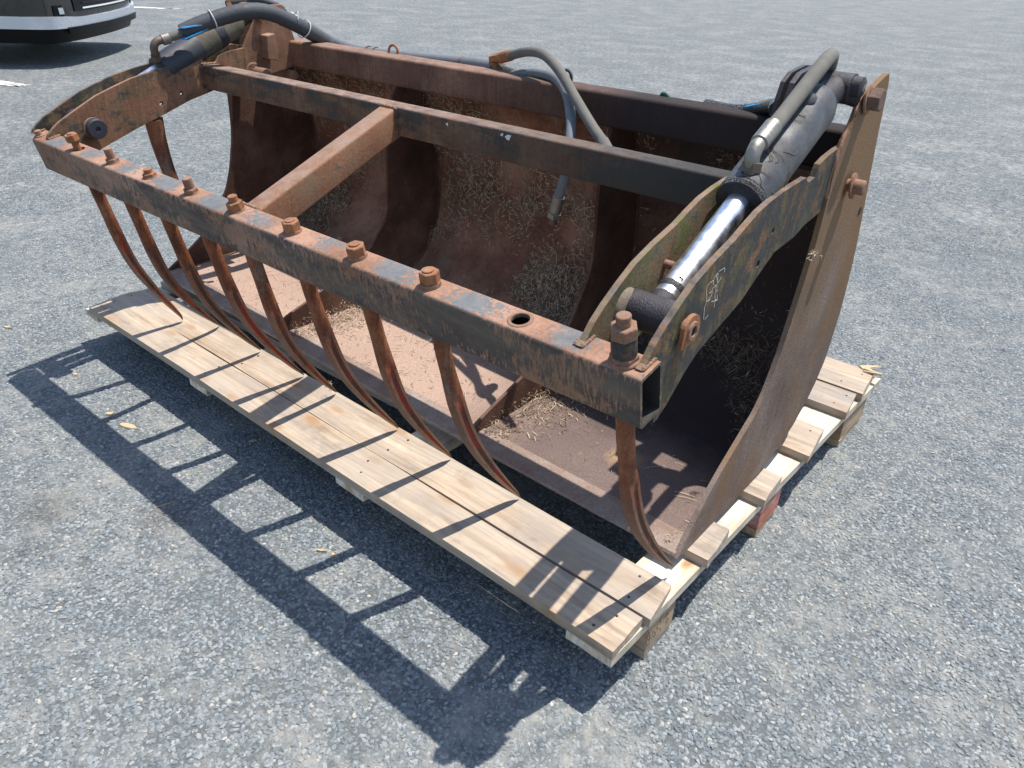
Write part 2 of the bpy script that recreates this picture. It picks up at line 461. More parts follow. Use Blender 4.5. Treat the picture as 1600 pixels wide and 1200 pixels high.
def wood(name, c1, c2, c3, grey, gm, bright=1.0, axis='X', red=None, endgrain=False):
    n = NT(name)
    st = {'X': (1.2, 26, 26), 'Y': (26, 1.2, 26)}[axis]
    oi = n.t.nodes.new('ShaderNodeObjectInfo')
    of = n.t.nodes.new('ShaderNodeVectorMath')
    of.operation = 'MULTIPLY_ADD'
    n.t.links.new(oi.outputs['Random'], of.inputs[0])
    of.inputs[1].default_value = (17.0, 11.0, 0.0)
    n.t.links.new(n.tc.outputs['Object'], of.inputs[2])
    plain = n.co

    def shifted(scale=(1, 1, 1), rot=(0, 0, 0), loc=(0, 0, 0), src='Object', warp=None):
        if src == 'World':
            return plain(scale, rot, loc, src, warp)
        mp = n.t.nodes.new('ShaderNodeMapping')
        mp.inputs['Scale'].default_value = scale
        mp.inputs['Rotation'].default_value = rot
        n.t.links.new(of.outputs[0], mp.inputs['Vector'])
        v_ = mp.outputs[0]
        if warp:
            q_ = n.noise(v_, warp[0], 3)
            va = n.t.nodes.new('ShaderNodeVectorMath')
            va.operation = 'MULTIPLY_ADD'
            n.t.links.new(q_.node.outputs['Color'], va.inputs[0])
            va.inputs[1].default_value = (warp[1],) * 3
            n.t.links.new(v_, va.inputs[2])
            v_ = va.outputs[0]
        return v_

    n.co = shifted
    v = n.co(scale=st, src='Object', warp=(0.35, 1.6))
    g1 = n.noise(v, 1.0, 5, 0.6)
    g2 = n.noise(n.co(scale=tuple(3.5 * x for x in st), src='Object', warp=(0.3, 1.0)), 1.0, 4, 0.7)
    col = n.ramp(g1, [(0.32, c1), (0.5, c2), (0.68, c3)])
    # annual rings that sweep round knots
    w = n.wave(n.co(scale={'X': (0.9, 8, 8), 'Y': (8, 0.9, 8)}[axis], src='Object', warp=(1.1, 1.5)), 1.5, 3.2, 3, 1.0,
               dr='Y' if axis == 'X' else 'X')
    col = n.mix(0.42, col, n.ramp(w, [(0.0, 0.60), (0.3, 1.02), (1.0, 1.12)]), 'MULTIPLY')
    col = n.mix(0.28, col, n.ramp(g2, [(0.32, 0.55), (0.6, 1.15)]), 'MULTIPLY')
    # knots
    kd = n.voro(n.co(scale={'X': (1, 1.9, 0), 'Y': (1.9, 1, 0)}[axis], src='Object', warp=(9, 0.03)), 4.0, 'F1', 'Distance')
    kd.node.voronoi_dimensions = '2D'
    mot = n.noise(n.co(scale={'X': (4, 12, 4), 'Y': (12, 4, 4)}[axis], src='Object', warp=(2, 0.4)), 1.0, 7, 0.75)
    col = n.mix(0.55, col, n.ramp(mot, [(0.38, (0.46, 0.43, 0.42)), (0.55, (1.10, 1.08, 1.06))]), 'MULTIPLY')
    col = n.mix(n.math('MULTIPLY', n.step(kd, 0.13, 0.06), 0.8), col, (0.20, 0.105, 0.05))
    col = n.mix(n.math('MULTIPLY', n.step(kd, 0.24, 0.10), 0.35), col, (0.50, 0.29, 0.12))
    # weathering
    gw = n.step(n.noise(n.co(scale={'X': (3, 9, 9), 'Y': (9, 3, 9)}[axis], src='Object'), 1.0, 6, 0.7), 0.62 - gm * 0.4, 0.75 - gm * 0.25)
    col = n.mix(n.math('MULTIPLY', gw, 0.62), col, grey)
    dr = n.step(n.noise(n.co(scale=(5, 5, 5), src='World'), 1.6, 7, 0.75), 0.55, 0.72)
    col = n.mix(n.math('MULTIPLY', dr, 0.40), col, (0.10, 0.075, 0.05))
    if red:
        rr = n.step(n.noise(n.co(scale=(1, 30, 60), rot=(0.6, 0, 0), src='Object'), 1.0, 4, 0.7), 0.40, 0.56)
        col = n.mix(n.math('MULTIPLY', rr, 0.75), col, red)
    if bright != 1.0:
        col = n.mix(1.0, col, (bright,) * 3, 'MULTIPLY')
    h = n.math('ADD', n.math('MULTIPLY', g2, 0.7), n.math('MULTIPLY', w, 0.5))
    n.set(Base_Color=col, Roughness=0.85, Normal=n.bump(h, 0.55, 0.0016))
    n.b.inputs['Specular IOR Level'].default_value = 0.25
    return n.m


MAT['deck'] = wood('weathered_deck_wood', (0.31, 0.225, 0.150), (0.44, 0.340, 0.240), (0.53, 0.420, 0.308), (0.33, 0.288, 0.245), 0.7)
MAT['deck_grey'] = wood('grey_deck_wood', (0.27, 0.208, 0.15), (0.41, 0.325, 0.245), (0.51, 0.415, 0.32), (0.31, 0.278, 0.245), 0.75)
MAT['stringer'] = wood('pale_stringer_wood', (0.52, 0.43, 0.31), (0.64, 0.56, 0.44), (0.72, 0.65, 0.54), (0.52, 0.47, 0.40), 0.25, axis='Y')
MAT['block'] = wood('block_wood', (0.30, 0.20, 0.12), (0.42, 0.30, 0.19), (0.50, 0.38, 0.26), (0.33, 0.27, 0.20), 0.4, axis='Y')
MAT['redblock'] = wood('red_stained_block', (0.34, 0.24, 0.19), (0.45, 0.34, 0.28), (0.52, 0.42, 0.36), (0.40, 0.33, 0.28), 0.4,
                       axis='Y', red=(0.50, 0.09, 0.06))
MAT['splinter'] = simple('split_wood', (0.46, 0.35, 0.21), 0.85, 0, 0.3, 90)


def ground_material():
    n = NT('chip_seal')
    v = n.co(scale=(1, 1, 0), src='World', warp=(60, 0.007))

    def layer(scale, off):
        vv = n.t.nodes.new('ShaderNodeVectorMath')
        vv.operation = 'ADD'
        n.t.links.new(v, vv.inputs[0])
        vv.inputs[1].default_value = (off, off * 0.7, 0)
        V = n.t.nodes.new('ShaderNodeTexVoronoi')
        V.voronoi_dimensions = '2D'
        V.inputs['Scale'].default_value = scale
        n.t.links.new(vv.outputs[0], V.inputs['Vector'])
        E_ = n.t.nodes.new('ShaderNodeTexVoronoi')
        E_.voronoi_dimensions = '2D'
        E_.feature = 'DISTANCE_TO_EDGE'
        E_.inputs['Scale'].default_value = scale
        n.t.links.new(vv.outputs[0], E_.inputs['Vector'])
        # tilt of every chip: (p - centre) . random
        sub = n.t.nodes.new('ShaderNodeVectorMath')
        sub.operation = 'SUBTRACT'
        n.t.links.new(vv.outputs[0], sub.inputs[0])
        n.t.links.new(V.outputs['Position'], sub.inputs[1])
        cs_ = n.t.nodes.new('ShaderNodeVectorMath')
        cs_.operation = 'SUBTRACT'
        n.t.links.new(V.outputs['Color'], cs_.inputs[0])
        cs_.inputs[1].default_value = (0.5, 0.5, 0.5)
        dt = n.t.nodes.new('ShaderNodeVectorMath')
        dt.operation = 'DOT_PRODUCT'
        n.t.links.new(sub.outputs[0], dt.inputs[0])
        n.t.links.new(cs_.outputs[0], dt.inputs[1])
        sc_ = n.t.nodes.new('ShaderNodeSeparateColor')
        n.t.links.new(V.outputs['Color'], sc_.inputs[0])
        return E_.outputs['Distance'], sc_.outputs[0], sc_.outputs[1], dt.outputs['Value']

    e1, ra, rb, tl = layer(92.0, 0.0)
    vp = n.co(src='World')
    stone = n.ramp(ra, [(0.0, (0.118, 0.134, 0.138)), (0.4, (0.178, 0.197, 0.200)), (0.8, (0.242, 0.260, 0.258)), (0.965, (0.29, 0.30, 0.30)), (1.0, (0.42, 0.39, 0.34))])
    grain = n.noise(vp, 600, 3, 0.7)
    stone = n.mix(0.5, stone, n.ramp(grain, [(0.3, 0.65), (0.7, 1.25)]), 'MULTIPLY')
    p = n.noise(vp, 1.6, 8, 0.72)
    p2 = n.noise(vp, 14.0, 6, 0.75)
    pd = n.math('ADD', n.math('MULTIPLY', p, 0.7), n.math('MULTIPLY', p2, 0.7))
    dust = n.step(pd, 0.60, 0.92)
    gap = n.step(e1, 0.02, 0.16)
    # inside the field of modelled chips the sheet itself is only binder and dust
    gq = n.t.nodes.new('ShaderNodeNewGeometry')
    dq = n.t.nodes.new('ShaderNodeVectorMath')
    dq.operation = 'DISTANCE'
    n.t.links.new(gq.outputs['Position'], dq.inputs[0])
    dq.inputs[1].default_value = (0.50, -0.92, 0)
    far = n.step(n.math('ADD', dq.outputs['Value'], n.math('MULTIPLY', n.noise(vp, 3, 4), 1.6)), 3.6, 6.0)
    gap = n.math('MULTIPLY', gap, n.math('MULTIPLY_ADD', far, 0.8, 0.2))
    joint = n.mix(n.math('MULTIPLY_ADD', n.step(dust, 0.25, 1.0), 0.92, 0.03), (0.092, 0.100, 0.100), (0.285, 0.276, 0.245))
    col = n.mix(gap, joint, stone)
    col = n.mix(n.math('MULTIPLY', n.step(dust, 0.25, 1.0), 0.60), col, (0.300, 0.288, 0.258))
    # pale grainy patches and coarse grain that carry the surface where the chips are too small to see
    g3 = n.noise(vp, 26.0, 5, 0.8)
    g4 = n.noise(vp, 7.0, 8, 0.82)
    col = n.mix(n.math('MULTIPLY', n.step(g4, 0.55, 0.66), n.math('MULTIPLY', far, 0.55)), col, (0.345, 0.345, 0.325))
    grit = n.ramp(g3, [(0.36, (0.60, 0.61, 0.62)), (0.60, (1.30, 1.30, 1.29))])
    col = n.mix(n.math('MULTIPLY_ADD', far, 0.8, 0.15), col, grit, 'MULTIPLY')
    # dark oil spots
    for (cx, cy, r0) in ((-1.20, -0.31, 0.045), (-1.32, -0.60, 0.02), (-1.45, -0.52, 0.05), (-3.6, 1.2, 0.10), (1.9, 3.2, 0.12)):
        g = n.t.nodes.new('ShaderNodeNewGeometry')
        vd = n.t.nodes.new('ShaderNodeVectorMath')
        vd.operation = 'DISTANCE'
        n.t.links.new(g.outputs['Position'], vd.inputs[0])
        vd.inputs[1].default_value = (cx, cy, 0)
        dd = n.math('ADD', vd.outputs['Value'], n.math('MULTIPLY', n.noise(vp, 25, 4), 0.10))
        col = n.mix(n.math('MULTIPLY', n.step(dd, r0 + 0.10, r0 + 0.01), 0.45), col, (0.06, 0.045, 0.035))
    dome = n.math('POWER', n.step(e1, 0.0, 0.42), 0.6)
    h = n.math('MULTIPLY_ADD', tl, 95.0, dome)
    h = n.math('ADD', h, n.math('MULTIPLY', rb, 0.7))
    h = n.math('MULTIPLY', n.math('MULTIPLY', h, gap), 1.0)
    h = n.math('MULTIPLY', h, n.math('SUBTRACT', 1.0, n.math('MULTIPLY', dust, 0.62)))
    h = n.math('MULTIPLY_ADD', grain, 0.22, h)
    n.set(Base_Color=col, Roughness=0.8, Normal=n.bump(h, 1.0, 0.0038))
    n.b.inputs['Specular IOR Level'].default_value = 0.4
    return n.m


MAT['ground'] = ground_material()


def mark_material():
    n = NT('worn_road_paint')
    v = n.co(src='World')
    f = n.noise(v, 90, 4, 0.7)
    n.set(Base_Color=n.ramp(f, [(0.35, (0.45, 0.43, 0.39)), (0.6, (0.78, 0.76, 0.70))]), Roughness=0.8, Normal=n.bump(f, 0.8, 0.004))
    return n.m


MAT['mark'] = mark_material()


# ------------------------------------------------------------------ mesh helpers
class MB:
    def __init__(s):
        s.v = []
        s.f = []
        s.mi = []

    def add(s, vs, fs, mi=0):
        o = len(s.v)
        s.v += [tuple(p) for p in vs]
        s.f += [tuple(i + o for i in f) for f in fs]
        s.mi += [mi] * len(fs)
        return s

    def box(s, lo, hi, mi=0):
        x0, y0, z0 = lo
        x1, y1, z1 = hi
        vs = [(x0, y0, z0), (x1, y0, z0), (x1, y1, z0), (x0, y1, z0), (x0, y0, z1), (x1, y0, z1), (x1, y1, z1), (x0, y1, z1)]
        return s.add(vs, [(3, 2, 1, 0), (4, 5, 6, 7), (0, 1, 5, 4), (1, 2, 6, 5), (2, 3, 7, 6), (3, 0, 4, 7)], mi)

    def prism(s, poly, x0, x1, mi=0, f=None):
        """polygon of (y,z) pulled along x; f maps (x,y,z)"""
        n = len(poly)
        vs = [(x0, y, z) for y, z in poly] + [(x1, y, z) for y, z in poly]
        if f:
            vs = [f(*p) for p in vs]
        fs = [tuple(range(n))[::-1], tuple(range(n, 2 * n))]
        fs += [(i, (i + 1) % n, n + (i + 1) % n, n + i) for i in range(n)]
        return s.add(vs, fs, mi)

    def tube(s, pts, r, seg=12, caps=True, mi=0, closed=False):
        pts = [Vector(p) for p in pts]
        n = len(pts)
        rs = r if isinstance(r, (list, tuple)) else [r] * n
        up = None
        rings = []
        for i, p in enumerate(pts):
            a = pts[max(0, i - 1)] if not closed else pts[(i - 1) % n]
            b = pts[min(n - 1, i + 1)] if not closed else pts[(i + 1) % n]
            t = (b - a).normalized()
            if up is None:
                up = Vector((0, 0, 1)) if abs(t.z) < 0.9 else Vector((1, 0, 0))
            u = (up - t * up.dot(t)).normalized()
            w = t.cross(u)
            up = u
            rings.append([p + (u * math.cos(k * 2 * math.pi / seg) + w * math.sin(k * 2 * math.pi / seg)) * rs[i] for k in range(seg)])
        vs = [q for rg in rings for q in rg]
        fs = []
        m = n if closed else n - 1
        for i in range(m):
            for k in range(seg):
                a = i * seg + k
                b = i * seg + (k + 1) % seg
                j = ((i + 1) % n) * seg
                fs.append((a, b, j + (k + 1) % seg, j + k))
        if caps and not closed:
            fs.append(tuple(range(seg))[::-1])
            fs.append(tuple(range((n - 1) * seg, n * seg)))
        return s.add(vs, fs, mi)

    def lathe(s, p0, axis, prof, seg=24, mi=0, phase=0.0):
        """prof: list of (distance along axis, radius)"""
        p0 = Vector(p0)
        t = Vector(axis).normalized()
        u = (Vector((0, 0, 1)) if abs(t.z) < 0.9 else Vector((1, 0, 0)))
        u = (u - t * u.dot(t)).normalized()
        w = t.cross(u)
        vs = []
        for d, r in prof:
            for k in range(seg):
                a = phase + k * 2 * math.pi / seg
                vs.append(p0 + t * d + (u * math.cos(a) + w * math.sin(a)) * max(r, 1e-5))
        fs = []
        for i in range(len(prof) - 1):
            for k in range(seg):
                fs.append((i * seg + k, i * seg + (k + 1) % seg, (i + 1) * seg + (k + 1) % seg, (i + 1) * seg + k))
        fs.append(tuple(range(seg))[::-1])
        fs.append(tuple(range((len(prof) - 1) * seg, len(prof) * seg)))
        return s.add(vs, fs, mi)

    def build(s, name, mats, parent=None, smooth=None, bevel=0, loc=None, bseg=2):
        me = bpy.data.meshes.new(name)
        me.from_pydata(s.v, [], s.f)
        me.validate()
        o = bpy.data.objects.new(name, me)
        COL.objects.link(o)
        if not isinstance(mats, (list, tuple)):
            mats = [mats]
        for m in mats:
            me.materials.append(MAT[m] if isinstance(m, str) else m)
        if len(mats) > 1 and len(me.polygons) == len(s.mi):
            me.polygons.foreach_set('material_index', s.mi)
        bm = bmesh.new()
        bm.from_mesh(me)
        bmesh.ops.recalc_face_normals(bm, faces=bm.faces)
        bm.to_mesh(me)
        bm.free()
        if smooth is not None:
            for p in me.polygons:
                p.use_smooth = True
            me.set_sharp_from_angle(angle=math.radians(smooth))
        if bevel:
            b = o.modifiers.new('bevel', 'BEVEL')
            b.width = bevel
            b.segments = bseg
            b.limit_method = 'ANGLE'
            b.angle_limit = math.radians(40)
            b.harden_normals = False
        if parent:
            o.parent = parent
        if loc:
            o.location = loc
        return o


def empty(name, loc=(0, 0, 0), rz=0):
    o = bpy.data.objects.new(name, None)
    o.empty_display_size = 0.05
    COL.objects.link(o)
    o.location = loc
    o.rotation_euler = (0, 0, rz)
    return o


def tag(o, label=None, cat=None, group=None, kind=None):
    if label: o['label'] = label
    if cat: o['category'] = cat
    if group: o['group'] = group
    if kind: o['kind'] = kind
    return o


def cut(o, cutters):
    """real holes: subtract throwaway meshes, then bake"""
    for c in cutters:
        m = o.modifiers.new('hole', 'BOOLEAN')
        m.object = c
        m.solver = 'EXACT'
    bpy.context.view_layer.update()
    dg = bpy.context.evaluated_depsgraph_get()
    me = bpy.data.meshes.new_from_object(o.evaluated_get(dg))
    o.modifiers.clear()
    old = o.data
    o.data = me
    me.name = old.name
    for c in cutters:
        bpy.data.objects.remove(c)


def catmull(pts, n=6):
    pts = [Vector(p) for p in pts]
    P = [pts[0] * 2 - pts[1]] + pts + [pts[-1] * 2 - pts[-2]]
    out = []
    for i in range(1, len(P) - 2):
        for k in range(n):
            t = k / n
            a, b, c, d = P[i - 1], P[i], P[i + 1], P[i + 2]
            out.append(0.5 * ((2 * b) + (c - a) * t + (2 * a - 5 * b + 4 * c - d) * t * t + (3 * b - a - 3 * c + d) * t ** 3))
    out.append(pts[-1])
    return out


# ------------------------------------------------------------------ ground
g = MB()
g.add([(-400, -400, 0), (400, -400, 0), (400, 400, 0), (-400, 400, 0)], [(0, 1, 2, 3)])
tag(g.build('asphalt_ground', 'ground'), kind='structure')


def chip_material():
    n = NT('stone_chip')
    oi = n.t.nodes.new('ShaderNodeObjectInfo')
    v = n.co(src='World')
    col = n.ramp(oi.outputs['Random'], [(0.0, (0.110, 0.130, 0.141)), (0.35, (0.158, 0.181, 0.191)), (0.75, (0.208, 0.231, 0.238)), (0.972, (0.30, 0.312, 0.308)), (0.993, (0.38, 0.35, 0.30)), (1.0, (0.46, 0.44, 0.40))])
    g_ = n.noise(v, 700, 3, 0.7)
    col = n.mix(0.4, col, n.ramp(g_, [(0.3, 0.7), (0.7, 1.2)]), 'MULTIPLY')
    p = n.noise(v, 1.6, 8, 0.72)
    p2 = n.noise(v, 14.0, 6, 0.75)
    dust = n.step(n.math('ADD', n.math('MULTIPLY', p, 0.7), n.math('MULTIPLY', p2, 0.7)), 0.60, 0.92)
    col = n.mix(n.math('MULTIPLY', n.step(dust, 0.15, 1.0), 0.62), col, (0.300, 0.286, 0.252))
    for (cx, cy, r0) in ((-1.20, -0.31, 0.045), (-1.45, -0.52, 0.06), (-1.32, -0.60, 0.02)):
        g = n.t.nodes.new('ShaderNodeNewGeometry')
        vd = n.t.nodes.new('ShaderNodeVectorMath')
        vd.operation = 'DISTANCE'
        n.t.links.new(g.outputs['Position'], vd.inputs[0])
        vd.inputs[1].default_value = (cx, cy, 0)
        dd = n.math('ADD', vd.outputs['Value'], n.math('MULTIPLY', n.noise(v, 25, 4), 0.10))
        col = n.mix(n.math('MULTIPLY', n.step(dd, r0 + 0.10, r0 + 0.01), 0.38), col, (0.06, 0.045, 0.035))
    n.set(Base_Color=col, Roughness=0.75)
    n.b.inputs['Specular IOR Level'].default_value = 0.4
    return n.m


def chip_field():
    # a sector of ground round the camera's foot, thinning out with distance
    cx, cy = 0.50, -0.92
    base = math.atan2(0.661, -0.558)
    m = MB()
    NA, radii = 22, [0.25, 1.0, 1.8, 2.6, 3.4, 4.2, 5.0, 6.0]
    vs = []
    for r in radii:
        for k in range(NA + 1):
            a = base + math.radians(-52 + 104 * k / NA)
            vs.append((cx + r * math.cos(a), cy + r * math.sin(a), 0.0))
    fs = [(i * (NA + 1) + k, i * (NA + 1) + k + 1, (i + 1) * (NA + 1) + k + 1, (i + 1) * (NA + 1) + k) for i in range(len(radii) - 1) for k in range(NA)]
    m.add(vs, fs)
    o = m.build('stone_chips', chip_material())
    tag(o, 'blue grey stone chips of the asphalt surface in the foreground', 'stone chips', kind='stuff')
    ng = bpy.data.node_groups.new('chips', 'GeometryNodeTree')
    ng.interface.new_socket('Geometry', in_out='INPUT', socket_type='NodeSocketGeometry')
    ng.interface.new_socket('Geometry', in_out='OUTPUT', socket_type='NodeSocketGeometry')
    N, L = ng.nodes, ng.links
    gi, go = N.new('NodeGroupInput'), N.new('NodeGroupOutput')
    pos = N.new('GeometryNodeInputPosition')
    dist = N.new('ShaderNodeVectorMath'); dist.operation = 'DISTANCE'
    L.new(pos.outputs[0], dist.inputs[0]); dist.inputs[1].default_value = (cx, cy, 0)
    mr = N.new('ShaderNodeMapRange')
    mr.inputs['From Min'].default_value = 3.2; mr.inputs['From Max'].default_value = 5.8
    mr.inputs['To Min'].default_value = 1.0; mr.inputs['To Max'].default_value = 0.02
    L.new(dist.outputs['Value'], mr.inputs['Value'])
    mul = N.new('ShaderNodeMath'); mul.operation = 'MULTIPLY'; mul.inputs[1].default_value = 20000.0
    L.new(mr.outputs[0], mul.inputs[0])
    dp = N.new('GeometryNodeDistributePointsOnFaces')
    L.new(gi.outputs[0], dp.inputs['Mesh'])
    L.new(mul.outputs[0], dp.inputs['Density'])
    dp.inputs['Seed'].default_value = 5
    gti = []
    for k in range(8):
        ico = N.new('GeometryNodeMeshIcoSphere')
        ico.inputs['Radius'].default_value = 1.0
        ico.inputs['Subdivisions'].default_value = 2
        ps = N.new('GeometryNodeInputPosition')
        nz = N.new('ShaderNodeTexNoise')
        nz.inputs['Scale'].default_value = 1.1
        nz.inputs['Detail'].default_value = 1.0
        ad = N.new('ShaderNodeVectorMath'); ad.operation = 'ADD'; ad.inputs[1].default_value = (k * 7.3, k * 3.1, k * 1.7)
        L.new(ps.outputs[0], ad.inputs[0]); L.new(ad.outputs[0], nz.inputs['Vector'])
        sb = N.new('ShaderNodeVectorMath'); sb.operation = 'SUBTRACT'; sb.inputs[1].default_value = (0.5, 0.5, 0.5)
        L.new(nz.outputs['Color'], sb.inputs[0])
        sc2 = N.new('ShaderNodeVectorMath'); sc2.operation = 'SCALE'; sc2.inputs['Scale'].default_value = 1.9
        L.new(sb.outputs[0], sc2.inputs[0])
        sp = N.new('GeometryNodeSetPosition')
        L.new(ico.outputs[0], sp.inputs['Geometry']); L.new(sc2.outputs[0], sp.inputs['Offset'])
        tr = N.new('GeometryNodeTransform')
        tr.inputs['Scale'].default_value = (1.0, rnd.uniform(0.62, 0.85), rnd.uniform(0.32, 0.46))
        L.new(sp.outputs[0], tr.inputs['Geometry'])
        g2 = N.new('GeometryNodeGeometryToInstance')
        L.new(tr.outputs[0], g2.inputs[0])
        gti.append(g2)
    jn = N.new('GeometryNodeJoinGeometry')
    for g2 in gti:
        L.new(g2.outputs[0], jn.inputs[0])
    ip = N.new('GeometryNodeInstanceOnPoints')
    L.new(dp.outputs['Points'], ip.inputs['Points'])
    L.new(jn.outputs[0], ip.inputs['Instance'])
    ip.inputs['Pick Instance'].default_value = True
    ri = N.new('FunctionNodeRandomValue'); ri.data_type = 'INT'
    ri.inputs[4].default_value = 0; ri.inputs[5].default_value = 7; ri.inputs['Seed'].default_value = 3
    L.new(ri.outputs[2], ip.inputs['Instance Index'])
    rr = N.new('FunctionNodeRandomValue'); rr.data_type = 'FLOAT_VECTOR'
    rr.inputs[0].default_value = (-0.22, -0.22, 0.0); rr.inputs[1].default_value = (0.22, 0.22, 6.283)
    L.new(rr.outputs[0], ip.inputs['Rotation'])
    rs = N.new('FunctionNodeRandomValue'); rs.data_type = 'FLOAT'
    rs.inputs[2].default_value = 0.0036; rs.inputs[3].default_value = 0.0064; rs.inputs['Seed'].default_value = 9
    L.new(rs.outputs[1], ip.inputs['Scale'])
    # chips sink into the dust in places
    po2 = N.new('GeometryNodeInputPosition')
    nz = N.new('ShaderNodeTexNoise'); nz.inputs['Scale'].default_value = 2.2; nz.inputs['Detail'].default_value = 6.0
    L.new(po2.outputs[0], nz.inputs['Vector'])
    m2 = N.new('ShaderNodeMapRange')
    m2.inputs['From Min'].default_value = 0.45; m2.inputs['From Max'].default_value = 0.75
    m2.inputs['To Min'].default_value = 0.0005; m2.inputs['To Max'].default_value = -0.0015
    L.new(nz.outputs['Fac'], m2.inputs['Value'])
    rz = N.new('FunctionNodeRandomValue'); rz.data_type = 'FLOAT'
    rz.inputs[2].default_value = -0.0012; rz.inputs[3].default_value = 0.0006; rz.inputs['Seed'].default_value = 21
    az = N.new('ShaderNodeMath'); az.operation = 'ADD'
    L.new(m2.outputs[0], az.inputs[0]); L.new(rz.outputs[1], az.inputs[1])
    cz = N.new('ShaderNodeCombineXYZ'); L.new(az.outputs[0], cz.inputs['Z'])
    ti = N.new('GeometryNodeTranslateInstances')
    ti.inputs['Local Space'].default_value = False
    L.new(ip.outputs[0], ti.inputs['Instances']); L.new(cz.outputs[0], ti.inputs['Translation'])
    sm = N.new('GeometryNodeSetMaterial')
    sm.inputs['Material'].default_value = o.data.materials[0]
    L.new(ti.outputs[0], sm.inputs['Geometry'])
    L.new(sm.outputs[0], go.inputs[0])
    md = o.modifiers.new('chips', 'NODES')
    md.node_group = ng
    return o


chip_field()


def ragged(name, pts, z, jit, n=14):
    """thin worn paint patch with a ragged outline"""
    P = []
    m = len(pts)
    for i in range(m):
        a, b = Vector(pts[i]), Vector(pts[(i + 1) % m])
        for k in range(n):
            q = a.lerp(b, k / n)
            P.append((q.x + rnd.uniform(-jit, jit), q.y + rnd.uniform(-jit, jit), z))
    c = MB()
    cx = sum(p[0] for p in P) / len(P)
    cy = sum(p[1] for p in P) / len(P)
    c.add(P + [(cx, cy, z)], [(i, (i + 1) % len(P), len(P)) for i in range(len(P))])
    o = c.build(name, 'mark')
    tag(o, kind='structure')
    return o


ragged('parking_line', [(-8.62, 1.55), (-8.02, 1.80), (-8.06, 1.92), (-8.60, 1.74)], 0.004, 0.03)
a0, a1 = Vector((-15.75, 6.42, 0)), Vector((-14.05, 7.62, 0))
dd = (a1 - a0).normalized()
pp = Vector((-dd.y, dd.x, 0))
for t0, t1, w in ((0.0, 0.42, 0.10), (0.45, 0.60, 0.05), (0.66, 0.72, 0.03), (0.80, 0.86, 0.03), (0.93, 0.97, 0.03)):
    p, q_ = a0.lerp(a1, t0), a0.lerp(a1, t1)
    ragged('parking_line', [p - pp * w, q_ - pp * w, q_ + pp * w, p + pp * w], 0.004, 0.025)

# ------------------------------------------------------------------ pallet
HD, HT = 0.1596, 0.0245
pal = empty('wooden_pallet', (-1.15, 0.75, 0))
tag(pal, 'long pale timber pallet lying on the asphalt under the rusty grab bucket', 'pallet')
PO = Vector((-1.15, 0.75, 0))


def board(name, corners, z0, z1, mat, nx=40, wob=0.0015, endj=0.0, seed=0, bevel=0.0015):
    """corners: left-front, right-front, right-back, left-back in ground x,y; long axis first edge"""
    lf, rf, rb, lb = [Vector((*c, 0)) for c in corners]
    ctr = (lf + rf + rb + lb) / 4
    m = MB()
    vs = []
    ny = 3
    for i in range(nx + 1):
        t = i / nx
        for j in range(ny + 1):
            u = j / ny
            for z in (z0, z1):
                p = (lf.lerp(rf, t)).lerp(lb.lerp(rb, t), u)
                k = noise.noise(Vector((t * 9 + seed, u * 1.3, seed * 3.1)))
                k2 = noise.noise(Vector((t * 4 + seed * 2, 7.7, z * 9)))
                pz = z + (k * wob if z == z1 else 0)
                side = 0
                if j == 0: side = k2 * wob * 1.3
                if j == ny: side = -k2 * wob * 1.3
                d = (lb - lf).normalized()
                p = p + d * side
                if i in (0, nx):
                    e = (rf - lf).normalized()
                    p = p + e * (endj * noise.noise(Vector((u * 5 + seed, z * 60, i))))
                vs.append((p.x - ctr.x, p.y - ctr.y, pz))
    W = (ny + 1) * 2
    fs = []
    for i in range(nx):
        for j in range(ny):
            a = i * W + j * 2
            fs.append((a, a + W, a + W + 2, a + 2))
            fs.append((a + 1, a + 3, a + W + 3, a + W + 1))
        a = i * W
        fs.append((a, a + 1, a + W + 1, a + W))
        b = a + ny * 2
        fs.append((b, b + W, b + W + 1, b + 1))
    for i in (0, nx):
        for j in range(ny):
            a = i * W + j * 2
            fs.append((a, a + 2, a + 3, a + 1))
    m.add(vs, fs)
    o = m.build(name, mat, pal, smooth=35, loc=(ctr.x - PO.x, ctr.y - PO.y, 0))
    return o


z0d, z1d = HD - HT, HD
decks = []
decks.append(board('deck_board', [(-2.275, -0.001), (0.002, 0.0), (-0.004, 0.112), (-2.297, 0.114)], z0d, z1d, 'deck', 60, 0.002, 0.005, 1))
decks.append(board('deck_board', [(-2.30, 0.1165), (0.012, 0.119), (-0.009, 0.235), (-2.288, 0.247)], z0d + .0004, z1d - .0006, 'deck', 60, 0.002, 0.006, 2))
decks.append(board('deck_board', [(-2.318, 0.287), (0.014, 0.356), (-0.001, 0.486), (-2.31, 0.412)], z0d, z1d, 'deck_grey', 50, 0.002, 0.004, 3))
decks.append(board('deck_board', [(-2.30, 0.60), (0.013, 0.645), (0.001, 0.772), (-2.30, 0.725)], z0d, z1d, 'deck_grey', 50, 0.002, 0.004, 4))
decks.append(board('deck_board', [(-2.30, 0.89), (0.016, 0.91), (-0.006, 1.07), (-2.30, 1.02)], z0d, z1d, 'deck', 50, 0.002, 0.004, 5))
decks.append(board('deck_board', [(-2.30, 1.18), (0.009, 1.205), (-0.012, 1.340), (-2.30, 1.31)], z0d, z1d, 'deck_grey', 50, 0.002, 0.004, 6))
decks.append(board('deck_board', [(-2.30, 1.33), (0.006, 1.346), (-0.016, 1.515), (-2.30, 1.46)], z0d + .001, z1d + .004, 'deck', 50, 0.002, 0.004, 7))
strx = [(-2.33, -2.235), (-1.60, -1.495), (-0.868, -0.754), (-0.112, 0.0)]
zs0, zs1 = HD - 2 * HT, HD - HT - 0.0004
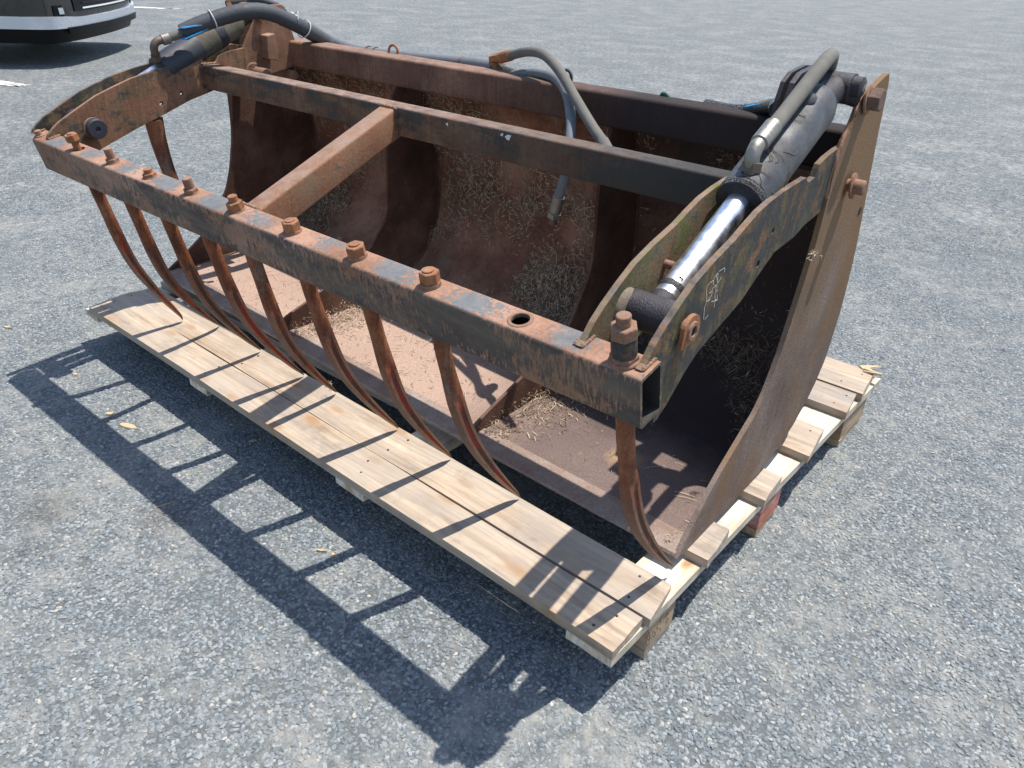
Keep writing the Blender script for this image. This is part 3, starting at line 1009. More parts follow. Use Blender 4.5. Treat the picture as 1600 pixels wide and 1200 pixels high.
for i, (xa, xb) in enumerate(strx):
    board('stringer', [(xb, 0.001), (xb, 1.545), (xa, 1.50), (xa, 0.003)], zs0, zs1, 'stringer', 40, 0.001, 0.003, 10 + i)
bys = [(0.150, 0.264), (0.690, 0.815), (1.262, 1.462)]
for i, (ya, yb) in enumerate(bys):
    board('bottom_board', [(-2.33, ya), (-0.004, ya), (-0.008, yb), (-2.33, yb)], 0.0004, HT, 'block' if i else 'deck_grey', 30, 0.001, 0.003, 20 + i)
inkblock = None
for i, (ya, yb) in enumerate(bys):
    for j, (xa, xb) in enumerate(strx):
        m = MB()
        hx, hy = (xb - xa) / 2, (yb - ya) / 2 - 0.002
        m.box((-hx, -hy, 0), (hx, hy, zs0 - HT - 0.0008))
        b = m.build('block', 'redblock' if (i == 1 and j == 3) else 'block', pal, bevel=0.0015,
                    loc=((xa + xb) / 2 - PO.x - (0.004 if j == 3 else 0), (ya + yb) / 2 - PO.y, HT + 0.0004))
        if i == 1 and j == 3:
            b['label'] = 'block with a red painted end'
        if i == 0 and j == 3:
            inkblock = b
            b['label'] = 'block with black handwriting on its end'
# handwriting on the near block end
BLK = [[(0.1529, 0.0858), (0.1518, 0.0648)], [(0.1556, 0.0821), (0.1615, 0.0597)], [(0.148, 0.065), (0.1666, 0.054)], [(0.151, 0.0595), (0.1499, 0.0516), (0.1569, 0.0412), (0.1639, 0.0398), (0.1619, 0.0534), (0.1522, 0.063)], [(0.1633, 0.0729), (0.1626, 0.0587), (0.1723, 0.05)], [(0.1782, 0.0666), (0.1715, 0.0661), (0.172, 0.0598), (0.1831, 0.0447), (0.1883, 0.0479), (0.1837, 0.059), (0.1877, 0.0588)], [(0.1814, 0.061), (0.1718, 0.0732)], [(0.1864, 0.0642), (0.1907, 0.0711), (0.1957, 0.0582)], [(0.1994, 0.0589), (0.2068, 0.0529), (0.2087, 0.0446)], [(0.1972, 0.085), (0.2062, 0.0719), (0.201, 0.0687)], [(0.214, 0.0642), (0.2158, 0.0731)], [(0.2287, 0.0614), (0.2318, 0.0649), (0.2408, 0.0533), (0.2369, 0.0443), (0.2302, 0.0513), (0.2257, 0.0653)], [(0.2171, 0.0758), (0.23, 0.0723), (0.2352, 0.0756), (0.2272, 0.0832), (0.2225, 0.0781)]]
m = MB()


def strokes(mb, lst, x, w, f=None, ny=1):
    for s_ in lst:
        for a, b in zip(s_[:-1], s_[1:]):
            d = Vector((b[0] - a[0], b[1] - a[1]))
            if d.length < 1e-6:
                continue
            p = Vector((-d.y, d.x)).normalized() * w
            e = d.normalized() * w * 0.6
            q = [(a[0] - e.x - p.x, a[1] - e.y - p.y), (b[0] + e.x - p.x, b[1] + e.y - p.y), (b[0] + e.x + p.x, b[1] + e.y + p.y), (a[0] - e.x + p.x, a[1] - e.y + p.y)]
            x += 0.000002
            mb.add([(x, yy, zz) for yy, zz in q], [(0, 1, 2, 3)])


bl = inkblock.location + PO
strokes(m, [[(y - bl.y, z - bl.z) for y, z in s_] for s_ in BLK], 0.0566, 0.0007)
m.build('handwriting', 'ink', inkblock)
# nails
nm = MB()
nm.lathe((0, 0, -0.0015), (0, 0, 1), [(0, 0.0032), (0.002, 0.0032)], 8)
nail0 = None
for bi, (yy0, yy1) in enumerate(((0.03, 0.085), (0.145, 0.21), (0.385, 0.455), (0.67, 0.745), (0.935, 1.03), (1.23, 1.31), (1.375, 1.475))):
    for (xa, xb) in strx:
        for yy in (yy0, yy1):
            if bi > 1 and xa < -0.2:
                continue
            d_ = decks[bi]
            px = (xa + xb) / 2 + rnd.uniform(-0.03, 0.03)
            if px < -2.27: px = -2.26
            loc = (px - PO.x - d_.location.x, yy + rnd.uniform(-.006, .006) - PO.y - d_.location.y, z1d + 0.0004 + (0.004 if bi == 6 else 0))
            if nail0 is None:
                nail0 = nm.build('nail', 'ink', d_, loc=loc)
            else:
                c = nail0.copy()
                COL.objects.link(c)
                c.parent = d_
                c.location = loc
# splintered end at the far right corner
for k in range(5):
    m = MB()
    L_ = rnd.uniform(0.03, 0.075)
    m.add([(0, 0, 0), (L_, 0.008, 0.004), (L_ * 0.9, 0.022, 0), (0, 0.02, 0.002), (0, 0, 0.006), (L_, 0.010, 0.008), (L_ * .9, 0.02, 0.006), (0, 0.02, 0.009)],
          [(3, 2, 1, 0), (4, 5, 6, 7), (0, 1, 5, 4), (1, 2, 6, 5), (2, 3, 7, 6), (3, 0, 4, 7)])
    o = m.build('splinter', 'splinter', pal, loc=(-0.05 + rnd.uniform(-0.01, 0.03) - PO.x, 1.49 + k * 0.007 - PO.y, HD + 0.002 + 0.006 * (k % 2) - (0.03 if k > 2 else 0)))
    o.rotation_euler = (rnd.uniform(-.2, .2), rnd.uniform(-.3, .1), rnd.uniform(-0.5, 1.2))

# ------------------------------------------------------------------ grab bucket
Y0, PHI, TH, Z0 = -0.0477, 0.01778, 0.2039, 0.7879
root = empty('silage_grab_bucket', (0, Y0, 0), PHI)
tag(root, 'rusty hydraulic silage grab bucket with a row of curved tines, resting on a timber pallet', 'grab bucket')
XL = -2.25
XR = -0.04


def lift(x, y, z):
    t = min(1.0, max(0.0, x / XL))
    k = max(0.0, 1 - max(0, z - 0.17) / 0.7)
    return (x, y, z + 0.042 * t * k)


PROF = [(0.365, 0.172), (0.45, 0.172), (0.58, 0.173), (0.70, 0.176), (0.80, 0.184), (0.88, 0.202), (0.95, 0.232), (1.015, 0.275), (1.065, 0.33), (1.10, 0.40),
        (1.117, 0.48), (1.120, 0.57), (1.110, 0.67), (1.090, 0.77), (1.065, 0.86), (1.040, 0.92), (1.020, 0.960)]
PROF = [tuple(p)[:2] for p in catmull([(y, z, 0) for y, z in PROF], 3)]
# outer profile
OUT = []
for i, p in enumerate(PROF):
    a = Vector(PROF[max(0, i - 1)])
    b = Vector(PROF[min(len(PROF) - 1, i + 1)])
    d = (b - a).normalized()
    OUT.append((p[0] + d.y * 0.010, p[1] - d.x * 0.010))
nfl = next(i for i, p in enumerate(PROF) if p[0] > 0.80)


def shellpart(name, i0, i1, mat, xs=24):
    m = MB()
    inner = PROF[i0:i1]
    outer = OUT[i0:i1]
    ring = inner + outer[::-1]
    n = len(ring)
    vs = []
    for k in range(xs + 1):
        x = XL + 0.004 + (XR - 0.006 - XL - 0.004) * k / xs
        for (y, z) in ring:
            vs.append(lift(x, y, z))
    fs = []
    for k in range(xs):
        for i in range(n):
            a = k * n + i
            b = k * n + (i + 1) % n
            fs.append((a, b, b + n, a + n))
    fs.append(tuple(range(n)))
    fs.append(tuple(range(xs * n, xs * n + n))[::-1])
    m.add(vs, fs)
    return m.build(name, mat, root, smooth=30)


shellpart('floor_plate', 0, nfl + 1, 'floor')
shellpart('back_plate', nfl, len(PROF), 'shell')
# cutting edge strip on the lip
m = MB()
xs = 30
for k in range(xs):
    pass
lip = [(0.352, 0.168), (0.356, 0.1745), (0.430, 0.1765), (0.432, 0.1725), (0.365, 0.164)]
n = len(lip)
vs = []
for k in range(xs + 1):
    x = XL + (XR - XL) * k / xs
    for y, z in lip:
        j = 0.0018 * noise.noise(Vector((x * 14, y * 3, 2.2))) if y < 0.36 else 0
        vs.append(lift(x, y + j, z))
fs = [tuple(range(n)), tuple(range(xs * n, xs * n + n))[::-1]]
for k in range(xs):
    for i in range(n):
        a, b = k * n + i, k * n + (i + 1) % n
        fs.append((a, b, b + n, a + n))
m.add(vs, fs)
m.build('cutting_edge', 'edge', root)

# side plates
front_r = [(0.355, 0.165), (0.370, 0.182), (0.480, 0.292), (0.595, 0.368), (0.676, 0.425), (0.728, 0.522), (0.757, 0.618), (0.786, 0.730), (0.800, 0.808), (0.804, 0.885),
           (0.805, 0.958), (0.822, 0.998), (0.850, 1.027), (0.866, 1.064), (0.897, 1.086), (0.943, 1.099), (1.002, 1.116), (1.022, 1.118)]
rear_r = [(1.034, 1.10), (1.042, 1.069), (1.056, 0.984), (1.091, 0.842), (1.124, 0.70), (1.136, 0.60), (1.137, 0.50), (1.115, 0.375), (1.078, 0.315), (1.035, 0.270),
          (0.97, 0.225), (0.898, 0.196), (0.78, 0.170), (0.645, 0.1612), (0.516, 0.1612), (0.40, 0.1612)]
TB = 0.012


def xr(z):
    return -0.032


def smooth_poly(pts, n=3):
    return [(p.x, p.y) for p in catmull([(y, z, 0) for y, z in pts], n)]


def resample(pts, n):
    P_ = [Vector(p) for p in pts]
    acc = [0.0]
    for a_, b_ in zip(P_[:-1], P_[1:]):
        acc.append(acc[-1] + (b_ - a_).length)
    out = []
    for k in range(n):
        t_ = acc[-1] * k / (n - 1)
        i = min(len(P_) - 2, max(0, next((q for q in range(len(acc)) if acc[q] >= t_ - 1e-9), 1) - 1))
        f_ = (t_ - acc[i]) / max(1e-9, acc[i + 1] - acc[i])
        out.append(tuple(P_[i].lerp(P_[i + 1], f_)))
    return out


def plate_grid(front, rear, xo, xi, fmap, mat, name='side_plate'):
    """sheet between a front and a rear outline, both running from the lip to the top"""
    NF, NR = 54, 8
    A_, B_ = resample(front, NF), resample(rear[::-1], NF)
    m = MB()
    for xx in (xo, xi):
        vs = []
        for a_, b_ in zip(A_, B_):
            for k in range(NR + 1):
                t_ = k / NR
                vs.append(fmap(xx, a_[0] + (b_[0] - a_[0]) * t_, a_[1] + (b_[1] - a_[1]) * t_))
        fs = [(i * (NR + 1) + k, i * (NR + 1) + k + 1, (i + 1) * (NR + 1) + k + 1, (i + 1) * (NR + 1) + k) for i in range(NF - 1) for k in range(NR)]
        m.add(vs, fs)
    N_ = NF * (NR + 1)
    rim = [i * (NR + 1) for i in range(NF)] + [(NF - 1) * (NR + 1) + k for k in range(1, NR + 1)] + [i * (NR + 1) + NR for i in range(NF - 2, -1, -1)] + [k for k in range(NR - 1, 0, -1)]
    for q in range(len(rim)):
        a_, b_ = rim[q], rim[(q + 1) % len(rim)]
        m.f.append((a_, b_, b_ + N_, a_ + N_))
        m.mi.append(0)
    return m.build(name, mat, root, smooth=35)


frR = [front_r[0]] + smooth_poly(front_r[1:11], 3) + front_r[11:]
spR = plate_grid(frR, rear_r, 0, -TB, lambda x, y, z: (x + xr(z), y, z), 'side')
frontL = [(0.375, 0.166), (0.393, 0.182), (0.495, 0.245), (0.592, 0.322), (0.684, 0.455), (0.723, 0.58), (0.742, 0.68), (0.748, 0.80), (0.750, 0.90), (0.765, 0.98), (0.80, 1.04), (0.84, 1.08), (0.92, 1.10), (1.00, 1.112)]
plate_grid(smooth_poly(frontL, 2), rear_r, XL - TB, XL, lift, 'divider')
# ears and weld ridge on the near side plate strap
m = MB()
wp = catmull([(0.0, y, z) for y, z in front_r[9:15]], 5)
m.tube([(xr(p.z) - 0.006 + 0.003 * noise.noise(p * 40), p.y + 0.003, p.z) for p in wp], [0.0045 + 0.003 * noise.noise(p * 55) for p in wp], 7)
m.build('weld_bead', 'pinkrust', root, smooth=60)
for y, z, rr in ((0.800, 0.905, 0.0),):
    pass

# dividers
def divider(x, fr):
    m = MB()
    back = [p for p in PROF if p[0] > fr[0][0]]
    pts = fr + [(p[0] - 0.0, p[1] + 0.0) for p in back[::-1]]
    pts.append((fr[0][0] + 0.002, 0.1745))
    m.prism(pts, x - 0.005, x + 0.005, 0, lambda X, y, z: lift(X, y, z))
    m.build('divider', 'divider', root, bevel=0.0015)


divider(-0.68, smooth_poly([(0.383, 0.185), (0.398, 0.206), (0.56, 0.262), (0.70, 0.312), (0.79, 0.352), (0.845, 0.430), (0.888, 0.510), (0.898, 0.635), (0.898, 0.765), (0.92, 0.88), (0.96, 0.945)], 3))
divider(-1.53, smooth_poly([(0.372, 0.182), (0.385, 0.214), (0.41, 0.232), (0.49, 0.256), (0.63, 0.305), (0.76, 0.362), (0.812, 0.418), (0.850, 0.462), (0.866, 0.55), (0.878, 0.735), (0.905, 0.88), (0.955, 0.945)], 3))

# torque tube along the top of the back
def rrect(y0, y1, z0, z1, r, n=4):
    out = []
    for cy, cz, a0_ in ((y1 - r, z1 - r, 0), (y0 + r, z1 - r, 90), (y0 + r, z0 + r, 180), (y1 - r, z0 + r, 270)):
        for k in range(n + 1):
            a = math.radians(a0_ + 90 * k / n)
            out.append((cy + r * math.cos(a), cz + r * math.sin(a)))
    return out


m = MB()
m.prism(rrect(0.925, 1.015, 0.914, 1.003, 0.011), XL + 0.002, XR - 0.006)
m.build('torque_tube', 'tube', root, smooth=30)

# ---- rake frame
cT, sT = math.cos(TH), math.sin(TH)


def RK(x, a, b):
    """rake beam frame: a towards the rear, b downwards"""
    return (x, a * cT + b * sT, Z0 + a * sT - b * cT)


BH, BD = 0.100, 0.063
BX0, BX1 = -2.124, 0.0106
m = MB()
o_ = rrect(0, BD, 0, BH, 0.009)
i_ = rrect(0.006, BD - 0.006, 0.006, BH - 0.006, 0.004)
nn = len(o_)
XSEG = 40
vs = []
for k in range(XSEG + 1):
    for loop in (o_, i_):
        for a, b in loop:
            x = BX0 + (BX1 - BX0) * k / XSEG
            if k == 0:
                x = BX0 - 0.0 - 0.035 * (a / BD)
            vs.append(RK(x, a, b))
fs = []
W = 2 * nn
for k in range(XSEG):
    for i in range(nn):
        j = (i + 1) % nn
        fs.append((k * W + i, k * W + j, (k + 1) * W + j, (k + 1) * W + i))
        fs.append((k * W + nn + i, (k + 1) * W + nn + i, (k + 1) * W + nn + j, k * W + nn + j))
for k in (0, XSEG):
    for i in range(nn):
        j = (i + 1) % nn
        fs.append((k * W + i, k * W + nn + i, k * W + nn + j, k * W + j))
m.add(vs, fs)
m.mi = [(1 if (q % 2 and q < XSEG * nn * 2) else 0) for q in range(len(m.f))]
beam = m.build('front_beam', ['beam', 'mid'], root, smooth=30)
axis_up = Vector((0, -sT, cT))
BOLT = [-2.1153, -1.8845, -1.6732, -1.4758, -1.2775, -1.0858, -0.8765, -0.6646, -0.459, -0.2456, -0.0365]
c1 = MB().lathe(RK(BOLT[9], BD / 2, BH + 0.02), axis_up, [(0, 0.0165), (0.16, 0.0165)], 28).build('c', 'hole', root)
cs = [c1]
c2 = MB().lathe(RK(BOLT[1] + 0.008, BD / 2, 0.012), axis_up, [(0, 0.017), (0.03, 0.017)], 20).build('c', 'hole', root)
cs.append(c2)
cut(beam, cs)
m = MB()
m.lathe(RK(BOLT[9], BD / 2, 0.0015), axis_up, [(0.0, 0.0235), (0.002, 0.023), (0.0032, 0.0215), (0.0032, 0.017), (-0.004, 0.0168)], 28)
m.f = m.f[:-2]
m.mi = m.mi[:-2]
m.build('hole_rim', 'pinkrust', root, smooth=40)


def hexring(mb, p, ax, r, h0, h1, ph=0.0):
    ch = min(0.002, (h1 - h0) * 0.2)
    mb.lathe(p, ax, [(h0, r * 0.93), (h0 + ch, r), (h1 - ch, r), (h1, r * 0.90)], 6, phase=ph)


def threaded(mb, p, ax, r, h0, h1):
    prof = []
    n_ = int((h1 - h0) / 0.0018)
    for i in range(n_):
        prof.append((h0 + i * 0.0018, r * (1.0 if i % 2 else 0.93)))
    prof += [(h1 - 0.001, r * 0.97), (h1, r * 0.86)]
    mb.lathe(p, ax, prof, 18)


# kind: (washer, nut start, nut height, nut radius, stub top, stub radius)
spec = {0: (0, 0.000, 0.004, 0.0145, 0.018, 0.0095), 1: (0, 0.022, 0.021, 0.0185, 0.046, 0.0105), 2: (1, 0.002, 0.010, 0.0175, 0.040, 0.0115),
        3: (1, 0.002, 0.009, 0.0175, 0.022, 0.0110), 4: (1, 0.002, 0.011, 0.0180, 0.038, 0.0120), 5: (1, 0.002, 0.020, 0.0190, 0.036, 0.0110),
        6: (1, 0.004, 0.022, 0.0195, 0.029, 0.0115), 7: (1, 0.006, 0.022, 0.0195, 0.031, 0.0115), 8: (1, 0.007, 0.023, 0.0195, 0.034, 0.0115)}
for i, (wa, n0, nh, nr, st_, sr) in spec.items():
    p = RK(BOLT[i], BD * (0.5 if i else 0.35), 0)
    m = MB()
    threaded(m, p, axis_up, sr, -0.03, st_)
    bm_ = ('pinkrust', 'rust', 'pinkrust', 'rust', 'pinkrust', 'rust', 'rust', 'rust', 'rust')[i]
    b = m.build('bolt', bm_, root, smooth=25)
    m = MB()
    tilt = (axis_up + Vector((rnd.uniform(-.05, .05), rnd.uniform(-.05, .05), 0))).normalized()
    hexring(m, p, tilt, nr, n0, n0 + nh, rnd.uniform(0, 1))
    m.build('nut', bm_, b, bevel=0.0008)
    if wa:
        m = MB()
        m.lathe(p, axis_up, [(-0.001, nr * 1.02), (0.0015, nr * 1.04), (n0 + 0.001, nr * 0.98)], 24)
        m.build('washer', 'pinkrust', b, smooth=40)
# the tall near bolt with a spacer sleeve
p = RK(BOLT[10], BD * 0.46, 0)
m = MB()
threaded(m, p, axis_up, 0.0120, -0.02, 0.086)
b = m.build('bolt', 'pinkrust', root, smooth=25)
b['label'] = 'tall bolt standing on a spacer sleeve'
m = MB(); hexring(m, p, axis_up, 0.0235, -0.002, 0.015, 0.4); m.lathe(p, axis_up, [(-.003, .024), (0.004, 0.025), (0.006, 0.023)], 26)
m.build('nut', 'pinkrust', b, bevel=0.001)
m = MB(); m.lathe(p, axis_up, [(0.012, 0.0195), (0.016, 0.0205), (0.044, 0.0205), (0.046, 0.0195)], 28)
m.build('spacer_sleeve', 'arm', b, smooth=40)
m = MB(); hexring(m, p, axis_up, 0.0225, 0.046, 0.068, 0.1)
m.build('nut', 'pinkrust', b, bevel=0.001)

# cross members of the rake
m = MB()
m.prism(rrect(0.560, 0.621, 0.876, 0.9515, 0.007), -2.078, -0.142)
mid = m.build('rear_beam', 'mid', root, smooth=30)
for (u, v) in ((-0.750, 0.940), (-0.727, 0.936), (-0.932, 0.936)):
    m = MB()
    P_ = [(u + rnd.uniform(-.012, .012) * (1 if k % 2 else .5), 0.5590, v + rnd.uniform(-.007, .007)) for k in range(7)]
    c_ = Vector((u, 0.53, v))
    P_.sort(key=lambda p: math.atan2(p[2] - v, p[0] - u))
    m.add(P_, [tuple(range(7))])
    m.build('paint_fleck', 'scratch', mid)
# centre strut from the front beam to the rear beam
ax_, bx_ = -1.080, -1.155
P0, P1 = Vector((ax_, 0.066, 0.795)), Vector((bx_, 0.560, 0.947))
d = (P1 - P0)
up = Vector((0, -d.z, d.y)).normalized()
rt = d.cross(up).normalized()
m = MB()
pr = rrect(-0.030, 0.030, -0.078, 0.0, 0.007)
vs = []
for P_ in (P0 - d * 0.02, P1):
    for a, b in pr:
        vs.append(P_ + rt * a + up * b)
n_ = len(pr)
m.add(vs, [tuple(range(n_)), tuple(range(n_, 2 * n_))[::-1]] + [(i, (i + 1) % n_, n_ + (i + 1) % n_, n_ + i) for i in range(n_)])
m.build('centre_strut', 'strut', root, smooth=30)

# arm plates
ARM_TOP = [(0.018, 0.795), (0.024, 0.806), (0.042, 0.822), (0.062, 0.836), (0.10, 0.855), (0.14, 0.874), (0.19, 0.897), (0.246, 0.915), (0.31, 0.934), (0.385, 0.949), (0.487, 0.963), (0.55, 0.970), (0.566, 0.969), (0.578, 0.960), (0.590, 0.954),
           (0.608, 0.953), (0.618, 0.958), (0.628, 0.972), (0.640, 0.979), (0.68, 0.987), (0.76, 0.993), (0.85, 0.975), (0.895, 0.940)]
ARM_BOT_R = [(0.905, 0.90), (0.89, 0.868), (0.79, 0.858), (0.70, 0.853), (0.64, 0.841), (0.533, 0.838), (0.464, 0.810), (0.40, 0.782), (0.311, 0.762), (0.226, 0.742), (0.184, 0.721),
             (0.130, 0.684), (0.098, 0.668), (0.085, 0.667), (0.083, 0.69), (0.062, 0.8005)]
ARM_BOT_L = [(0.905, 0.90), (0.89, 0.872), (0.79, 0.885), (0.70, 0.882), (0.60, 0.868), (0.50, 0.846), (0.459, 0.833), (0.40, 0.814), (0.314, 0.789), (0.206, 0.753), (0.164, 0.738),
             (0.118, 0.690), (0.098, 0.668), (0.085, 0.667), (0.083, 0.69), (0.062, 0.8005)]
ASK = 0.05


def askew(x, y, z):
    return (x - ASK * (y - 0.05), y, z)


def hole_cutter(y, z, r, x=0):
    return MB().lathe((x - 0.03, y, z), (1, 0, 0), [(0, r), (0.06, r)], 16).build('c', 'hole', root)


def arm(x0, mat, holes, label=None, near=False):
    m = MB()
    near_top = [(0.018, 0.795), (0.031, 0.800), (0.055, 0.824), (0.085, 0.844), (0.126, 0.866), (0.175, 0.889), (0.24, 0.907), (0.312, 0.922), (0.36, 0.937), (0.404, 0.949), (0.46, 0.957), (0.514, 0.961), (0.637, 0.963), (0.648, 0.954), (0.660, 0.949), (0.694, 0.952), (0.702, 0.966), (0.707, 0.975), (0.746, 0.983), (0.80, 0.988), (0.837, 0.990), (0.87, 0.972), (0.895, 0.940)]
    top_ = near_top if near else [(y + (0.055 * min(1, max(0, (y - 0.40) / 0.18)) if near and y < 0.7 else 0), z - (0.004 if near and y > 0.5 else 0)) for y, z in ARM_TOP]
    m.prism(top_ + (ARM_BOT_R if near else ARM_BOT_L), x0, x0 + 0.012, 0, askew)
    o = m.build('arm_plate', mat, root)
    cut(o, [hole_cutter(y, z, r, x0 + 0.006 - ASK * (y - 0.05)) for y, z, r in holes])
    b = o.modifiers.new('bevel', 'BEVEL')
    b.width = 0.0014
    b.segments = 2
    b.limit_method = 'ANGLE'
    b.angle_limit = math.radians(40)
    if label: o['label'] = label
    return o


armR = arm(-0.0125, 'arm', [(0.452, 0.838, 0.0075), (0.50, 0.890, 0.0055)], None, True)
arm(-0.125, 'arm_moss', [(0.458, 0.875, 0.006), (0.384, 0.851, 0.006)], None, True)
arm(-2.067, 'arm_red', [(0.473, 0.871, 0.0065), (0.395, 0.848, 0.0065)])
arm(-2.172, 'arm', [(0.458, 0.875, 0.006)])
m = MB(); m.prism([(0.078, 0.735), (0.135, 0.745), (0.137, 0.753), (0.074, 0.745)], -0.113, -0.0135); m.build('light_block_plate', 'arm', root)  # added plate between the near arms, blocks light to close their shadow
# sticker remains scratched on the outer arm plate
DEC = [[(0.227, 0.8053), (0.2237, 0.8183), (0.222, 0.8295), (0.2257, 0.8368), (0.224, 0.8479), (0.2178, 0.8602), (0.218, 0.8684), (0.227, 0.8718), (0.2416, 0.8716)], [(0.2416, 0.8716), (0.2422, 0.8755), (0.2491, 0.8797), (0.2565, 0.8796)], [(0.2587, 0.8821), (0.2693, 0.8821), (0.2747, 0.8822), (0.2815, 0.8813), (0.2844, 0.8736)], [(0.2404, 0.872), (0.2437, 0.8627)], [(0.2495, 0.8786), (0.2598, 0.862)], [(0.2565, 0.8796), (0.258, 0.8667)], [(0.232, 0.8516), (0.2424, 0.8515), (0.2427, 0.8567), (0.2543, 0.8594), (0.2586, 0.8475)], [(0.2602, 0.8608), (0.2696, 0.8643), (0.2751, 0.8669)], [(0.2284, 0.838), (0.243, 0.844), (0.244, 0.85)], [(0.2296, 0.8377), (0.241, 0.8377)], [(0.2678, 0.8457), (0.2595, 0.8451), (0.258, 0.8403), (0.2627, 0.8302), (0.2668, 0.8278)], [(0.2689, 0.8368), (0.2734, 0.8246), (0.27, 0.8278)], [(0.2476, 0.8308), (0.2568, 0.8289), (0.2685, 0.8262), (0.2729, 0.8258)], [(0.2636, 0.8277), (0.2644, 0.8166), (0.2626, 0.8156)], [(0.2329, 0.8033), (0.2411, 0.807), (0.2443, 0.807)], [(0.2608, 0.8532), (0.2582, 0.8603)]]
m = MB()
strokes(m, DEC, 0.0001, 0.0006)
m.v = [(x - ASK * (y - 0.05) + 0.0004, y, z) for x, y, z in m.v]
m.build('sticker_remains', 'scratch', armR)

# pins
def pin(name, x0, x1, y, z, r, mat, sub=None):
    m = MB()
    m.lathe((x0, y, z), (1, 0, 0), [(0, r * 0.9), (0.002, r), (x1 - x0 - 0.002, r), (x1 - x0, r * 0.88)], 24)
    return m.build(name, mat, root, smooth=40)


# near rod pin: clipped round keeper with a bored pin
PY, PZ = 0.152, 0.817
o = pin('rod_pin', -0.13, 0.008, PY, PZ, 0.0165, 'pinkrust')
m = MB()
kp = [(PY + 0.027 * math.cos(a), PZ + 0.027 * math.sin(a)) for a in [math.radians(t) for t in range(-70, 191, 12)]]
kp.append((PY - 0.030, PZ - 0.026))
m.prism(kp, 0.001, 0.009)
m.build('keeper_plate', 'rust', o, bevel=0.0012)
m = MB()
m.lathe((0.008, PY, PZ), (1, 0, 0), [(0, 0.0165), (0.004, 0.0165), (0.005, 0.0155), (0.005, 0.0095), (0.001, 0.0090)], 24)
m.build('pin_end', 'pinkrust', o, smooth=35)
m = MB(); m.lathe((0.0092, PY, PZ), (1, 0, 0), [(0, 0.0092), (0.0004, 0.0092)], 20)
m.build('bore', 'hole', o)
# far rod pin: black capped
o = pin('rod_pin', -2.17, -2.030, 0.157, 0.808, 0.017, 'eye')
m = MB(); m.lathe((-2.052, 0.157, 0.808), (1, 0, 0), [(0, 0.031), (0.006, 0.031)], 28); m.build('washer', 'pinkrust', o, smooth=40)
m = MB(); m.lathe((-2.045, 0.157, 0.808), (1, 0, 0), [(0, 0.027), (0.006, 0.0305), (0.018, 0.0300), (0.022, 0.027), (0.022, 0.008), (0.016, 0.006)], 28); m.build('pin_cap', 'sleeve', o, smooth=40)
# arm hinge pin through the near strap
HY, HZ = 0.915, 0.894
o = pin('hinge_pin', -0.17, 0.008, HY, HZ, 0.0135, 'pinkrust')
m = MB(); m.lathe((-0.020, HY, HZ), (1, 0.05, 0.12), [(0, 0.028), (0.004, 0.0285), (0.005, 0.026)], 26); m.build('washer', 'pinkrust', o, smooth=40)
m = MB(); m.lathe((-0.017, HY, HZ), (1, 0, 0), [(0, 0.0165), (0.022, 0.0165), (0.024, 0.015)], 22); m.build('pin_head', 'pinkrust', o, smooth=40)
m = MB(); m.lathe((0.0072, HY, HZ + 0.003), (1, 0, 0), [(0, 0.0045), (0.0006, 0.0045)], 12); m.build('bore', 'hole', o)
pin('hinge_pin', -2.245, -2.06, HY, HZ - 0.005, 0.0165, 'pinkrust')
# slot in the strap
m = MB(); m.lathe((-0.0318, 1.07, 0.80), (1, 0, 0), [(0, 0.010), (0.0008, 0.010)], 16); o = m.build('slot', 'hole', root)

# ---- hydraulic cylinders
def cylinder(x, far=False):
    a = Vector((x, PY, PZ)) if far else Vector((x, 0.165, 0.815))
    b = Vector((x - 0.012, 0.800, 1.098)) if far else Vector((x - 0.022, 0.865, 1.120))
    R_ = 0.0462 if far else 0.0480
    d = (b - a).normalized()
    L_ = (b - a).length
    m = MB()
    m.lathe(a, d, [(0.02, 0.0240), (L_ * 0.5, 0.0240)], 40)
    rod = m.build('piston_rod', 'chrome', root, smooth=40)
    m = MB()
    m.lathe(a - Vector((0.046, 0, 0)), (1, 0, 0), [(0, 0.024), (0.003, 0.033), (0.089, 0.033), (0.092, 0.024)], 32)
    m.lathe(a, d, [(0.02, 0.026), (0.036, 0.027), (0.040, 0.024), (0.052, 0.0235), (0.058, 0.0262), (0.066, 0.0255), (0.068, 0.021)], 28)
    m.build('rod_eye', 'eye', root, smooth=45)
    m = MB()
    e0 = L_ * (0.425 if far else 0.405)
    m.lathe(a, d, [(e0, 0.022), (e0, 0.036), (e0 + 0.004, R_ - 0.0015), (e0 + 0.02, R_ + 0.0004), (e0 + 0.026, R_ - 0.001)], 40)
    m.build('gland', 'grease', root, smooth=45)
    m = MB()
    m.lathe(a, d, [(e0 + 0.012, 0.040), (e0 + 0.014, R_), (L_ * (0.875 if far else 0.835), R_), (L_ * (0.905 if far else 0.865), 0.042), (L_ * (0.925 if far else 0.885), 0.030), (L_ * (0.94 if far else 0.90), 0.02)], 44)
    bar = m.build('cylinder_barrel', 'greenbarrel' if far else 'barrel', root, smooth=45)
    m = MB()
    e_ = b if far else Vector((x - 0.018, 0.872, 1.098))
    m.lathe(e_ - Vector((0.035, 0, 0)), (1, 0, 0), [(0, 0.024), (0.003, 0.031), (0.068, 0.031), (0.070, 0.024)], 30)
    m.tube([a + d * L_ * (0.90 if far else 0.84), e_], 0.028, 18)
    m.build('barrel_eye', 'eye' if not far else 'greenbarrel', root, smooth=45)
    return a, b, d, L_, bar


a, b, d, L_, barR = cylinder(-0.070)
